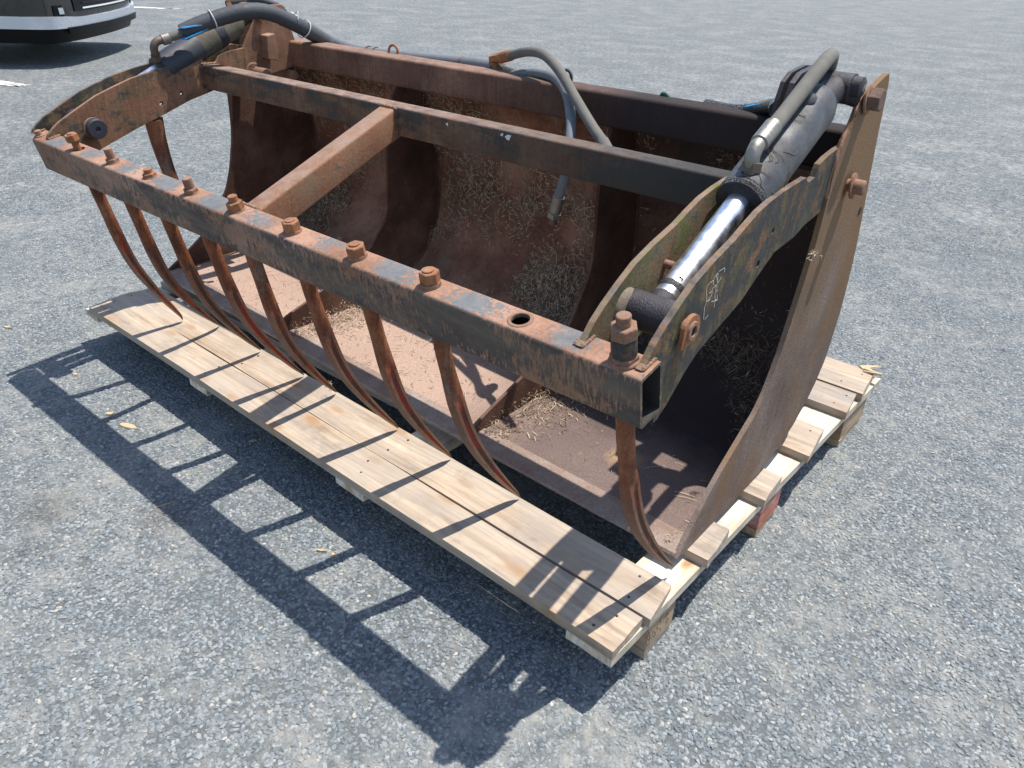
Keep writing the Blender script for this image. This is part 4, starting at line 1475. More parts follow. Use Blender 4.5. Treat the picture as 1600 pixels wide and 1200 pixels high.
# port boss and stub on the barrel
nrm = Vector((0, -d.z, d.y)).normalized()
m = MB()
q = a + d * L_ * 0.78 + nrm * 0.046 + Vector((0.004, 0, 0))
m.lathe(q, nrm, [(0, 0.021), (0.006, 0.018), (0.010, 0.012), (0.012, 0.0105), (0.027, 0.0105), (0.027, 0.008), (0.018, 0.0075)], 20)
m.build('port', 'barrel', barR, smooth=40)
q = a + d * L_ * 0.475 + nrm * 0.040
m = MB(); m.lathe(q, nrm, [(0, 0.019), (0.008, 0.017), (0.010, 0.012), (0.022, 0.012)], 20); m.build('port', 'eye', barR, smooth=40)
# straw wrapped round barrel
m = MB()
for k in range(13):
    s0 = rnd.choice([0.56, 0.565, 0.57, 0.70, 0.455, 0.46]) + rnd.uniform(-0.008, 0.008)
    c_ = a + d * (L_ * s0)
    th0 = rnd.uniform(-0.7, 1.5)
    pts = []
    dr = rnd.uniform(-0.01, 0.01)
    for j in range(6):
        th_ = th0 + j * rnd.uniform(0.08, 0.2)
        xx_ = Vector((1, 0, 0))
        pts.append(c_ + d * (dr * j + rnd.uniform(-0.003, 0.003)) + (nrm * math.cos(th_) + xx_ * math.sin(th_)) * (0.0488 + rnd.uniform(0, 0.002)))
    m.tube(pts, 0.0006, 4)
straw_mat = simple('dry_straw', (0.46, 0.37, 0.25), 0.8, 0, 0.5, 25, 0.3)
darkstraw = simple('dark_straw', (0.15, 0.105, 0.066), 0.9, 0, 0.6, 25, 0.3)
MAT['straw'] = straw_mat
MAT['darkstraw'] = darkstraw
MAT['mud'] = simple('dry_mud', (0.15, 0.10, 0.06), 0.95, 0, 0.4, 90, 1.0, 0.004)
o = m.build('caught_straw', 'darkstraw', barR)
o['kind'] = 'stuff'
# grease crumbs round the rod end
m = MB()
for k in range(40):
    th_ = rnd.uniform(0, 6.28)
    c_ = a + d * rnd.uniform(0.058, 0.078)
    c_ = c_ + (nrm * math.cos(th_) + Vector((1, 0, 0)) * math.sin(th_)) * 0.0225
    m.lathe(c_, (rnd.uniform(-1, 1), rnd.uniform(-1, 1), 1), [(0, 0.001), (0.002, 0.003), (0.004, 0.001)], 5)
m.build('grease_crumbs', 'grease', root)['kind'] = 'stuff'
# cemented boss on the inner plate and pin bosses
m = MB(); m.lathe((-0.118, PY, PZ), (1, 0, 0), [(0, 0.036), (0.006, 0.033), (0.012, 0.027)], 24); m.build('pin_boss', 'cement', root, smooth=50)
m = MB(); m.lathe((-0.124, 0.285, 0.857), (1, 0, 0), [(0, 0.008), (0.016, 0.008), (0.018, 0.006)], 14); m.build('stub_bolt', 'pinkrust', root, smooth=40)
# top bolt on the near ear
o = pin('top_pin', -0.17, -0.034, 0.868, 1.104, 0.021, 'eye')
m = MB(); m.lathe((-0.072, 0.880, 1.094), (0.035, 0.010, -0.008), [(0, 0.027), (0.035, 0.027)], 26); m.build('spacer_sleeve', 'eye', o, smooth=40)
m = MB(); m.lathe((-0.030, 0.900, 1.078), (1, 0.08, 0.1), [(0, 0.0305), (0.004, 0.031), (0.005, 0.028)], 28); m.build('washer', 'pinkrust', o, smooth=40)
m = MB(); hexring(m, (-0.025, 0.901, 1.080), (1, 0, 0), 0.0245, 0.0, 0.026, 0.25); m.build('nut', 'darkrust', o, bevel=0.001)
# inner ears (lugs) that carry the cylinder tails
EAR = [(0.782, 1.01), (0.786, 1.07), (0.800, 1.105), (0.83, 1.122), (0.90, 1.130), (0.945, 1.126), (0.965, 1.00), (0.90, 0.99)]
m = MB(); m.prism(EAR, -0.165, -0.153); m.build('lug_plate', 'eye', root, bevel=0.0015)
m = MB(); m.prism([(y + 0.0, z) for y, z in EAR], -0.184, -0.174); m.build('lug_plate', 'eye', root, bevel=0.0015)
a2, b2, d2, L2, barL = cylinder(-2.115, True)
m = MB(); m.lathe(a2, d2, [(L2 * 0.45, 0.0472), (L2 * 0.46, 0.0478), (L2 * 0.655, 0.0478), (L2 * 0.66, 0.0472)], 40)
m.build('black_sleeve', 'sleeve', barL, smooth=40)
m = MB(); m.lathe(a2, d2, [(L2 * 0.76, 0.0466), (L2 * 0.765, 0.0471), (L2 * 0.80, 0.0471), (L2 * 0.805, 0.0466)], 40)
m.build('black_band', 'sleeve', barL, smooth=40)
# far inner post with its gusset, pivot boss
POST = [(0.70, 0.915), (0.712, 0.955), (0.751, 1.017), (0.785, 1.070), (0.80, 1.10), (0.86, 1.122), (0.915, 1.121), (0.95, 1.01), (0.97, 0.92), (0.82, 0.895)]
m = MB(); m.prism(POST, -2.102, -2.090); m.build('lug_plate', 'pinkrust', root, bevel=0.0015)
m = MB(); m.prism([(0.80, 0.955), (0.805, 1.03), (0.84, 1.035), (0.843, 0.945)], -2.089, -2.045); m.build('lug_gusset', 'pinkrust', root, bevel=0.003)
m = MB(); m.lathe((-2.125, 0.762, 0.912), (1, 0, 0), [(0, 0.030), (0.036, 0.031), (0.040, 0.027)], 24); m.build('pivot_boss', 'pinkrust', root, smooth=40)
m = MB(); m.lathe((-2.085, 0.775, 0.908), (1, 0, 0), [(0, 0.020), (0.06, 0.019), (0.064, 0.014)], 24); m.build('hinge_pin', 'pinkrust', root, smooth=40)
pin('top_pin', -2.17, -2.075, 0.812, 1.090, 0.017, 'pinkrust')

# ---- tines
TC = [(0.050, 0.700), (0.058, 0.655), (0.068, 0.61), (0.079, 0.565), (0.091, 0.52), (0.105, 0.475), (0.122, 0.43), (0.145, 0.383), (0.172, 0.338), (0.200, 0.295), (0.230, 0.253), (0.260, 0.213), (0.283, 0.184), (0.297, 0.1655)]
TCs = [(p.x, p.y) for p in catmull([(y, z, 0) for y, z in TC], 4)]
wx, dd_, gg, gh = 0.0128, 0.0168, 0.0042, 0.0078
H = [(wx, -dd_), (wx, -gh), (wx - gg, -gh * 0.75), (wx - gg, gh * 0.75), (wx, gh), (wx, dd_), (-wx, dd_), (-wx, gh), (-wx + gg, gh * 0.75), (-wx + gg, -gh * 0.75), (-wx, -gh), (-wx, -dd_)]
Cc = []
for (px, py) in H:
    a_ = math.atan2(py, px)
    Cc.append(a_)
order_angles = [-74, -44, -14, 14, 44, 74, 106, 136, 166, 194, 224, 254]
CIRC = [(0.0160 * math.cos(math.radians(t)), 0.0176 * math.sin(math.radians(t))) for t in order_angles]


def tine(x0, xt, dy=0.0, dz=0.0, twist=0.0, name='tine'):
    m = MB()
    n_ = len(TCs)
    vs = []
    for i, (y, z) in enumerate(TCs):
        t = i / (n_ - 1)
        ya, za = TCs[max(0, i - 1)]
        yb, zb = TCs[min(n_ - 1, i + 1)]
        T_ = Vector((0, yb - ya, zb - za)).normalized()
        N_ = Vector((0, -T_.z, T_.y))        # towards +y (inside)
        if N_.y < 0: N_ = -N_
        bl_ = min(1.0, max(0.0, (t - 0.12) / 0.22))
        bl_ = bl_ * bl_ * (3 - 2 * bl_)
        sc_ = 1.0 - 0.44 * t if t < 0.5 else max(0.07, 0.78 - ((t - 0.5) / 0.5) ** 1.5 * 0.71)
        gk = min(1.0, max(0.0, (t - 0.27) / 0.10)) if t < 0.75 else max(0, 1 - (t - 0.75) / 0.17)
        x = x0 + (xt - x0) * max(0, (t - 0.1) / 0.9) ** 1.3
        yy = y + dy * t * t
        zz = z + dz * t
        tw = twist * t
        for k in range(12):
            hx, hy = H[k]
            if k in (2, 3): hx = wx - gg * gk
            if k in (8, 9): hx = -wx + gg * gk
            cx_, cy_ = CIRC[k]
            px = (hx * bl_ + cx_ * (1 - bl_)) * (0.55 + 0.45 * sc_ if t > 0.62 else 1)
            if t > 0.9: px *= max(0.15, 1 - (t - 0.9) / 0.1 * 0.85)
            py = (hy * bl_ + cy_ * (1 - bl_)) * sc_
            qx = px * math.cos(tw) - py * math.sin(tw)
            qy = px * math.sin(tw) + py * math.cos(tw)
            P_ = Vector((x + qx, yy, zz)) + N_ * qy
            vs.append(P_)
    fs, mi = [], []
    for i in range(n_ - 1):
        for k in range(12):
            j = (k + 1) % 12
            m.f.append((i * 12 + k, i * 12 + j, (i + 1) * 12 + j, (i + 1) * 12 + k))
            m.mi.append(1 if k in (1, 2, 3, 7, 8, 9) and 0.25 < i / n_ < 0.95 and k in (2, 8) else 0)
    m.f.append(tuple(range(12)))
    m.mi.append(0)
    m.f.append(tuple(range((n_ - 1) * 12, n_ * 12))[::-1])
    m.mi.append(0)
    m.v = [tuple(p) for p in vs]
    o = m.build(name, ['tine', 'red'], root, smooth=28)
    return o


TIPS = {1: (-1.929, -0.045, 0.0), 2: (-1.803, 0.02, -.1), 3: (-1.543, 0.008, 0), 4: (-1.307, 0.003, 0), 5: (-1.153, 0.004, 0), 6: (-0.875, -0.003, 0), 7: (-0.670, -0.004, 0), 8: (-0.431, -0.010, 0), 10: (-0.027, 0.031, 0)}
for i, (xt, dy, tw) in TIPS.items():
    tine(BOLT[i], xt, dy, 0.0, tw)
# loose curved tine at the far side plate
m = MB()
SP = catmull([(-2.10, 0.372, 0.80), (-2.105, 0.378, 0.72), (-2.10, 0.390, 0.62), (-2.085, 0.41, 0.52), (-2.06, 0.445, 0.42), (-2.04, 0.49, 0.33)], 5)
m.tube(SP, [0.030 * (1 - 0.72 * i / len(SP)) for i in range(len(SP))], 10)
m.build('side_tine', 'tine', root, smooth=50)

# ---- weld beads where the frame pieces meet
def weld(pts, r=0.0042, mat='pinkrust'):
    P_ = catmull(pts, 8) if len(pts) > 2 else [Vector(pts[0]).lerp(Vector(pts[1]), k / 24) for k in range(25)]
    m = MB()
    m.tube([p + Vector((0, 0, 0.0012 * math.sin(i * 1.9))) for i, p in enumerate(P_)], [r * (0.85 + 0.30 * (i % 2) + 0.25 * noise.noise(p * 60)) for i, p in enumerate(P_)], 7)
    m.build('weld_bead', mat, root, smooth=60)


for x_ in (-0.0125, -0.125, -2.067, -2.172):
    for dx_ in (-0.001, 0.013):
        weld([RK(x_ + dx_, 0.022, -0.001), RK(x_ + dx_, BD - 0.004, -0.001)], 0.0035, 'pinkrust')
weld([RK(-1.113, BD + 0.001, 0.004), RK(-1.050, BD + 0.001, 0.004)], 0.0045, 'strut')
weld([(-1.186, 0.559, 0.948), (-1.124, 0.559, 0.948)], 0.0045, 'strut')
weld([(-1.186, 0.559, 0.948), (-1.186, 0.559, 0.880)], 0.0045, 'mid')
weld([(-1.121, 0.559, 0.948), (-1.121, 0.559, 0.880)], 0.0045, 'mid')
for xx_ in (-2.079, -0.143):
    weld([(xx_, 0.558, 0.950), (xx_, 0.558, 0.878)], 0.0045, 'mid')
    weld([(xx_, 0.562, 0.953), (xx_, 0.618, 0.953)], 0.0045, 'strut')
for xd in (-0.68, -1.53):
    for sd in (-0.007, 0.007):
        weld([lift(xd + sd, p[0] - 0.002, p[1] + 0.002) for p in PROF[8:-2:4]], 0.0045, 'divider')
for xs_ in (XL + 0.006, XR - 0.012):
    weld([lift(xs_, p[0] - 0.002, p[1] + 0.002) for p in PROF[3:-2:4]], 0.0045, 'divider')

# ---- hoses
def hose(name, pts, r, mat, n=8, seg=14, wave=0.0):
    P_ = catmull(pts, n)
    m = MB()
    m.tube(P_, [r * (1 + wave * (i % 2)) for i in range(len(P_))], seg)
    return m.build(name, mat, root, smooth=60), P_


def ferrule(par, p, q, r, mat='zinc', nm_='ferrule', hexn=False, seg=18):
    p, q = Vector(p), Vector(q)
    L = (q - p).length
    m = MB()
    m.lathe(p, q - p, [(0, r * 0.85), (0.002, r), (L - 0.002, r), (L, r * 0.85)], 6 if hexn else seg)
    return m.build(nm_, mat, par, smooth=35)


# hose with rusty elbow that loops over the torque tube
hA, P_ = hose('hydraulic_hose', [(-1.135, 1.01, 1.038), (-1.091, 1.0, 1.05), (-1.015, 0.98, 1.068), (-0.925, 0.94, 1.071), (-0.837, 0.9, 1.041), (-0.743, 0.85, 0.989), (-0.645, 0.79, 0.944), (-0.582, 0.75, 0.921), (-0.545, 0.725, 0.902), (-0.52, 0.71, 0.885)], 0.0135, 'hose')
ferrule(hA, (-1.150, 1.013, 1.035), (-1.096, 1.001, 1.049), 0.0165, 'rust')
ferrule(hA, (-1.190, 1.022, 1.026), (-1.148, 1.013, 1.036), 0.0155, 'rust', 'elbow', True)
ferrule(hA, (-1.184, 1.023, 1.030), (-1.176, 1.028, 0.990), 0.0125, 'rust', 'elbow')
ferrule(hA, (-1.205, 1.035, 1.005), (-1.150, 1.035, 1.002), 0.0155, 'darkzinc', 'coupling', True)
ferrule(hA, (-1.150, 1.035, 1.002), (-1.090, 1.035, 0.996), 0.0120, 'zinc', 'coupling')
ferrule(hA, (-0.585, 0.751, 0.922), (-0.54, 0.722, 0.900), 0.0165, 'hose')
hB, P_ = hose('hydraulic_hose', [(-1.09, 1.01, 0.994), (-1.032, 0.99, 1.006), (-0.976, 0.98, 1.014), (-0.888, 0.95, 1.013), (-0.809, 0.9, 0.985), (-0.74, 0.83, 0.937), (-0.703, 0.78, 0.890), (-0.69, 0.76, 0.841), (-0.702, 0.757, 0.788), (-0.715, 0.76, 0.750)], 0.0135, 'greyhose')
ferrule(hB, (-0.713, 0.76, 0.756), (-0.727, 0.765, 0.708), 0.0165)
ferrule(hB, (-0.727, 0.765, 0.709), (-0.732, 0.768, 0.692), 0.0200, 'zinc', 'coupling', True)
ferrule(hB, (-0.732, 0.768, 0.692), (-0.738, 0.773, 0.672), 0.0125, 'darkzinc', 'coupling')
# thick sheathed hose from the far cylinder along the back of the torque tube
LP = [(-2.056, 0.50, 1.056), (-2.035, 0.56, 1.080), (-2.012, 0.63, 1.101), (-1.988, 0.70, 1.115), (-1.978, 0.78, 1.108), (-1.972, 0.87, 1.072), (-1.990, 0.97, 1.026), (-1.985, 1.035, 0.990), (-1.908, 1.05, 0.976)]
hL, P_ = hose('sheathed_hose', LP, 0.0250, 'sheath', 6, 18, 0.03)
ferrule(hL, (-2.068, 0.445, 1.040), (-2.056, 0.505, 1.056), 0.0145, 'hose', 'hose_end')
ferrule(hL, (-2.072, 0.435, 1.036), (-2.066, 0.460, 1.043), 0.0175, 'zinc')
o_e, _ = hose('elbow', [(-2.070, 0.44, 1.038), (-2.072, 0.418, 1.033), (-2.075, 0.407, 1.018), (-2.085, 0.412, 0.995), (-2.10, 0.42, 0.972)], 0.0125, 'darkzinc', 4)
o_e.parent = hL
m = MB(); m.lathe((-2.083, 0.411, 0.996), (-0.4, 0.25, -0.9), [(0, 0.016), (0.02, 0.016)], 6); m.build('coupling', 'darkzinc', hL)
# blue lining showing at the split ends of the sheath
for off, ln in ((0.024, 0.12), (-0.012, 0.17)):
    m = MB()
    s0 = Vector((-2.046, 0.485, 1.060 + off * 0.9 - 0.012))
    s1 = Vector((-2.030, 0.485 + ln, 1.056 + ln * 0.33 + off * 0.2 - 0.016))
    m.add([s0, s1, s1 + Vector((0.020, 0, -0.002)), s0 + Vector((0.030, 0, 0.002)), s0 + Vector((0, 0, .003)), s1 + Vector((0, 0, .003)), s1 + Vector((0.020, 0, .001)), s0 + Vector((0.030, 0, .005))],
          [(0, 1, 2, 3), (7, 6, 5, 4), (0, 4, 5, 1), (3, 2, 6, 7), (0, 3, 7, 4), (1, 5, 6, 2)])
    m.build('blue_lining', 'blue', hL)
hose_rest, P_ = hose('hydraulic_hose', [(-2.085, 1.03, 1.040), (-1.99, 1.045, 1.003), (-1.855, 1.05, 0.982), (-1.646, 1.045, 0.986), (-1.396, 1.04, 0.996), (-1.273, 1.035, 1.002), (-1.185, 1.03, 1.004)], 0.0205, 'greyhose', 8)
for p_, r_ in (((-1.80, 1.049, 0.9835), 0.0215), ((-1.76, 1.048, 0.984), 0.0215), ((-1.33, 1.037, 0.999), 0.0215)):
    m = MB(); m.lathe(p_, (1, -0.02, 0.01), [(0, r_), (0.007, r_)], 18); m.build('tape_band', 'mid', hose_rest, smooth=40)
# cable ties
def tie(par, c, ax, r):
    c, ax = Vector(c), Vector(ax).normalized()
    u = ax.orthogonal().normalized()
    w = ax.cross(u)
    m = MB()
    m.tube([c + (u * math.cos(t * math.pi / 9) + w * math.sin(t * math.pi / 9)) * r for t in range(18)], 0.0018, 5, closed=True)
    m.build('cable_tie', 'tie', par, smooth=60)


tie(hL, (-2.024, 0.595, 1.091), (0.3, 0.9, 0.28), 0.031)
tie(hL, (-1.978, 0.915, 1.052), (-0.1, 0.85, -0.42), 0.031)
m = MB()
m.tube(catmull([(-1.98, 0.895, 1.092), (-1.995, 0.88, 1.106), (-1.972, 0.875, 1.100), (-1.958, 0.88, 1.110), (-1.945, 0.87, 1.086)], 4), 0.0015, 5)
m.build('wire_twist', 'tie', hL)
# upper small hose and elbow at the far lug
hU, _ = hose('hydraulic_hose', [(-2.225, 0.85, 1.126), (-2.20, 0.88, 1.130), (-2.175, 0.90, 1.126), (-2.158, 0.93, 1.114), (-2.160, 0.96, 1.096), (-2.180, 1.0, 1.06)], 0.0125, 'sheath', 6)
ferrule(hU, (-2.262, 0.80, 1.120), (-2.218, 0.855, 1.127), 0.0155, 'darkzinc')
ferrule(hU, (-2.258, 0.805, 1.126), (-2.235, 0.80, 1.085), 0.014, 'rust', 'elbow', True)
# near cylinder hose
hR, _ = hose('hydraulic_hose', [(-0.071, 0.50, 1.048), (-0.072, 0.54, 1.063), (-0.075, 0.59, 1.081), (-0.077, 0.67, 1.118), (-0.077, 0.735, 1.150), (-0.084, 0.79, 1.163), (-0.10, 0.85, 1.155), (-0.13, 0.92, 1.11), (-0.19, 0.985, 1.05), (-0.30, 1.03, 1.01)], 0.0150, 'hose', 8)
ferrule(hR, (-0.071, 0.488, 1.042), (-0.073, 0.545, 1.066), 0.0172)
o_e, _ = hose('elbow', [(-0.071, 0.500, 1.047), (-0.071, 0.478, 1.037), (-0.0705, 0.468, 1.022), (-0.070, 0.469, 1.004), (-0.070, 0.472, 0.985)], 0.0140, 'zinc', 5)
o_e.parent = hR
m = MB(); m.lathe((-0.070, 0.4705, 0.995), (0, 0.15, 1), [(0, 0.0195), (0.018, 0.0195)], 6); m.build('coupling', 'darkzinc', hR, bevel=0.001)
m = MB(); m.lathe((-0.070, 0.473, 0.982), (0, 0.1, 1), [(0, 0.0215), (0.008, 0.0215)], 6); m.build('coupling', 'darkzinc', hR, bevel=0.001)
hR.location.x = -0.006
# dark sheath with blue lining behind the near lugs
hS, _ = hose('sheathed_hose', [(-0.46, 1.03, 0.990), (-0.37, 1.01, 0.992), (-0.29, 0.98, 1.012), (-0.235, 0.92, 1.035), (-0.20, 0.85, 1.04)], 0.017, 'grease', 6)
m = MB(); m.tube([(-0.335, 0.990, 1.007), (-0.302, 0.977, 1.018), (-0.272, 0.958, 1.029)], 0.0055, 6); m.build('blue_lining', 'blue', hS)
# lifting ring and hooks on the back
m = MB(); m.tube(catmull([(-1.636, 1.0, 0.985), (-1.634, 1.0, 1.011), (-1.622, 1.0, 1.026), (-1.603, 1.0, 1.026), (-1.591, 1.0, 1.014), (-1.593, 1.0, 0.985)], 5), 0.0042, 8)
m.build('lifting_ring', 'rust', root, smooth=60)
m = MB(); m.tube(catmull([(-0.902, 1.0, 0.99), (-0.898, 1.0, 1.022), (-0.884, 1.0, 1.031), (-0.871, 1.0, 1.018), (-0.870, 1.0, 0.99)], 5), 0.0045, 8)
m.build('hose_hook', 'eye', root, smooth=60)
m = MB(); m.tube(catmull([(-0.576, 1.0, 0.994), (-0.574, 1.0, 1.007), (-0.562, 1.0, 1.008), (-0.548, 1.0, 0.998)], 5), 0.005, 8)
m.build('hose_hook', simple('green_clip', (0.02, 0.08, 0.05), 0.6), root, smooth=60)

# ------------------------------------------------------------------ straw litter
def straw_object(name, items, mat, label, cat):
    """items: (centre, direction, normal, length, width)"""
    V = np.zeros((len(items) * 6, 3))
    for i, (c, dr, nr, L, w) in enumerate(items):
        s_ = dr.cross(nr).normalized() * w
        up_ = nr * w * 0.9
        h_ = dr * L / 2
        mid_ = nr * L * 0.03
        V[i * 6 + 0] = c - h_ - s_
        V[i * 6 + 1] = c - h_ * 0.9 + s_ * 0.8
        V[i * 6 + 2] = c + mid_ - s_ * 0.9 + up_
        V[i * 6 + 3] = c + mid_ + s_ * 1.0 + up_
        V[i * 6 + 4] = c + h_ - s_ * 0.5
        V[i * 6 + 5] = c + h_ * 0.95 + s_ * 0.7
    F = []
    for i in range(len(items)):
        b_ = i * 6
        F += [(b_, b_ + 1, b_ + 3, b_ + 2), (b_ + 2, b_ + 3, b_ + 5, b_ + 4)]
    me = bpy.data.meshes.new(name)
    me.from_pydata(V.tolist(), [], F)
    o = bpy.data.objects.new(name, me)
    COL.objects.link(o)
    me.materials.append(MAT[mat])
    o.location = (0, Y0, 0)
    o.rotation_euler = (0, 0, PHI)
    tag(o, label, cat, kind='stuff')
    return o


ARC = [0]
for i in range(1, len(PROF)):
    ARC.append(ARC[-1] + math.hypot(PROF[i][0] - PROF[i - 1][0], PROF[i][1] - PROF[i - 1][1]))
TOT = ARC[-1]


def on_shell(x, s):
    s = min(max(s, 0.0), TOT - 1e-4)
    i = 0
    lo_, hi_ = 0, len(ARC) - 1
    while hi_ - lo_ > 1:
        md = (lo_ + hi_) // 2
        if ARC[md] <= s: lo_ = md
        else: hi_ = md
    t = (s - ARC[lo_]) / (ARC[lo_ + 1] - ARC[lo_])
    p, q = PROF[lo_], PROF[lo_ + 1]
    y, z = p[0] + (q[0] - p[0]) * t, p[1] + (q[1] - p[1]) * t
    T_ = Vector((0, q[0] - p[0], q[1] - p[1])).normalized()
    N_ = Vector((0, -T_.z, T_.y))
    return Vector(lift(x, y, z)), T_, N_


items = {'straw': [], 'darkstraw': []}
R2 = random.Random(11)
tries = 0
while tries < 150000 and len(items['straw']) + len(items['darkstraw']) < 30000:
    tries += 1
    x = R2.uniform(XL + 0.02, XR - 0.03)
    s = R2.uniform(0.03, TOT)
    P_, T_, N_ = on_shell(x, s)
    cl = noise.fractal(Vector((x * 3.1, s * 3.5, 3.3)), 1.0, 2.0, 5) * 0.5 + 0.5
    fine = noise.noise(Vector((x * 17, s * 17, 1.3))) * 0.5 + 0.5
    # density by zone: back wall high, clumps in the bend, sparse on the floor
    if s < 0.40:
        if x > -0.68:
            e = math.exp(-((x + 0.645) / 0.040) ** 2) * (1 if s > 0.06 else 0.3) * 1.3 + math.exp(-((x + 0.58) / 0.06) ** 2) * 0.35 * (s > 0.12) + 0.008 + math.exp(-((s - 0.47) / 0.10) ** 2) * 0.25 * (x > -0.62) * (x < -0.3)
        else:
            e = 0.035 + 1.2 * math.exp(-((x + 1.49) / 0.040) ** 2) * (s > 0.03) + 0.4 * math.exp(-((x + 1.42) / 0.05) ** 2) * (s > 0.15)
        dens = e * (0.3 + cl * 1.3)
    elif s < 0.80:
        dens = 1.0 * max(0, (cl - 0.47) * 9.0) * (0.35 if x > -0.6 else 1.0)
    else:
        dens = 0.26 * (max(0, (cl - 0.50) * 9.0) + 0.07) * (0.35 + fine * 1.3) * (0.35 if x > -0.6 else 1.0)
    if R2.random() > dens:
        continue
    ang = R2.uniform(0, math.pi)
    dr = (Vector((1, 0, 0)) * math.cos(ang) + T_ * math.sin(ang) + N_ * R2.uniform(-0.12, 0.35)).normalized()
    L = R2.choice([0.004, 0.006, 0.010, 0.014, 0.020]) * R2.uniform(0.7, 1.4)
    if R2.random() < 0.10: L *= 2.3
    w = R2.uniform(0.0005, 0.0011)
    pile = 0.0
    for xd in (-0.675, -1.525):
        if x > xd and s < 0.5:
            pile = max(pile, 0.034 * math.exp(-((x - xd) / 0.034) ** 2))
    P_ = P_ + N_ * (pile * R2.random())
    items['straw' if R2.random() < ((0.48 if x < -0.6 else 0.04) if s > 0.4 else 0.22) else 'darkstraw'].append((P_ + N_ * (R2.uniform(0.001, 0.007) + (0.016 * R2.random() if cl > 0.56 else 0)), dr, N_, L, w))  # near bay wall straw mostly dark, its shade put into the colour
straw_object('straw_litter', items['straw'], 'straw', 'pale dry straw bits stuck to the back and floor of the rusty bucket', 'straw')
straw_object('straw_litter', items['darkstraw'], 'darkstraw', 'dark rotten straw bits matted inside the rusty bucket', 'straw')
# mud and straw knots on the near side plate and lip
for nm_, (cx, cy, cz), nn_, rr_ in (('straw_knot', (-0.020, 0.762, 0.775), 36, 0.012), ('straw_knot', (-0.070, 0.395, 0.180), 30, 0.016), ('straw_knot', (-1.15, 0.275, 0.20), 26, 0.014)):
    its = []
    for k in range(nn_):
        dr = Vector((R2.uniform(-1, 1), R2.uniform(-1, 1), R2.uniform(-1, 1))).normalized()
        its.append((Vector((cx + R2.gauss(0, rr_ * 0.5), cy + R2.gauss(0, rr_ * 0.7), cz + R2.gauss(0, rr_ * 0.45))), dr, dr.orthogonal().normalized(), R2.uniform(0.005, 0.016), 0.0008))
    lab = {0.762: 'small knot of dry straw snagged on the near side plate', 0.395: 'crumbly pale straw knot in the front corner of the floor', 0.275: 'wisp of straw caught on the fifth tine tip'}[cy]
    straw_object(nm_, its, 'straw', lab, 'straw')
# long single stalks on the floor of the near bay
its = []
for (x, y, L, an) in ((-0.245, 0.60, 0.07, 0.9), (-0.20, 0.66, 0.05, 0.1), (-0.12, 0.545, 0.06, 0.3), (-0.055, 0.47, 0.05, -0.1), (-0.42, 0.52, 0.06, 1.2), (-0.16, 0.82, 0.07, 0.2)):
    its.append((Vector((x, y, 0.178)), Vector((math.cos(an), math.sin(an), 0.05)).normalized(), Vector((0, 0, 1)), L, 0.0007))
straw_object('straw_stalks', its, 'straw', 'few long pale straw stalks on the floor of the nearest bay', 'straw')

# ------------------------------------------------------------------ wood chips on the asphalt
chips = [(-1.682, -0.18, 0.075, 0.022, 0.35, 'long flat wood chip on the asphalt inside the frame shadow, left of the pallet'),
         (-1.790, -0.186, 0.028, 0.016, 0.8, 'small round wood chip beside the long flat chip on the asphalt'),
         (-2.123, -0.152, 0.030, 0.012, 0.2, 'pale wood chip at the far shadow edge on the asphalt'),
         (-1.486, -0.138, 0.030, 0.005, 0.3, 'thin pale stalk piece in the second lit patch of asphalt'),
         (-0.790, -0.113, 0.034, 0.009, 0.6, 'pale splinter in the lit patch below the middle of the pallet'),
         (-0.755, -0.105, 0.018, 0.010, 2.4, 'short brown chip touching the pale splinter below the pallet middle'),
         (-1.244, -0.294, 0.055, 0.003, 1.3, 'thin upright looking stalk by the brown stain on the asphalt'),
         (-1.336, 0.039, 0.030, 0.006, 0.9, 'yellow splinter in the shade just in front of the pallet'),
         (-2.666, -0.173, 0.050, 0.014, 0.4, 'reddish flake on the sunlit asphalt at the left edge')]
for (x, y, L, w, an, lab) in chips:
    m = MB()
    n_ = 7
    P_ = []
    for k in range(n_):
        a_ = k * 2 * math.pi / n_
        P_.append((L / 2 * math.cos(a_) * R2.uniform(0.8, 1.1), w / 2 * math.sin(a_) * R2.uniform(0.7, 1.2) + 0.1 * w * R2.uniform(-1, 1)))
    h_ = min(0.006, w * 0.4)
    m.add([(px, py, 0) for px, py in P_] + [(px * 0.92, py * 0.85, h_ * R2.uniform(0.7, 1.2)) for px, py in P_],
          [tuple(range(n_))[::-1], tuple(range(n_, 2 * n_))] + [(i, (i + 1) % n_, n_ + (i + 1) % n_, n_ + i) for i in range(n_)])
    o = m.build('wood_chip', 'splinter')
    o.location = (x, y, 0.0015)
    o.rotation_euler = (0, 0, an)
    tag(o, lab, 'wood chip')

# ------------------------------------------------------------------ parked car at the far left
CS = 1.2
car = empty('parked_car', (-8.86, 2.56, 0))
ux, uy = Vector((-0.706, 0.708, 0)), Vector((-0.708, -0.706, 0))
Mc = Matrix(((ux.x, uy.x, 0, -8.86), (ux.y, uy.y, 0, 2.56), (0, 0, 1, 0), (0, 0, 0, 1))) @ Matrix.Diagonal((CS, CS, CS, 1))
car.matrix_world = Mc
tag(car, 'black car with a silver lower bumper strip, parked at the top left corner', 'car')
MAT['carpaint'] = simple('black_car_paint', (0.010, 0.011, 0.014), 0.16, 0, 0.1, 8, 0.02, 0.0005, 0.6)
MAT['carplastic'] = simple('black_bumper_plastic', (0.004, 0.004, 0.005), 0.42, 0, 0.2, 40, 0.0, spec=0.15)
MAT['silver'] = simple('silver_trim', (0.62, 0.65, 0.70), 0.25, 0.5, 0.02, 3, 0.0)
MAT['tyre'] = simple('tyre_rubber', (0.018, 0.018, 0.019), 0.85, 0, 0.3, 50, 0.6)
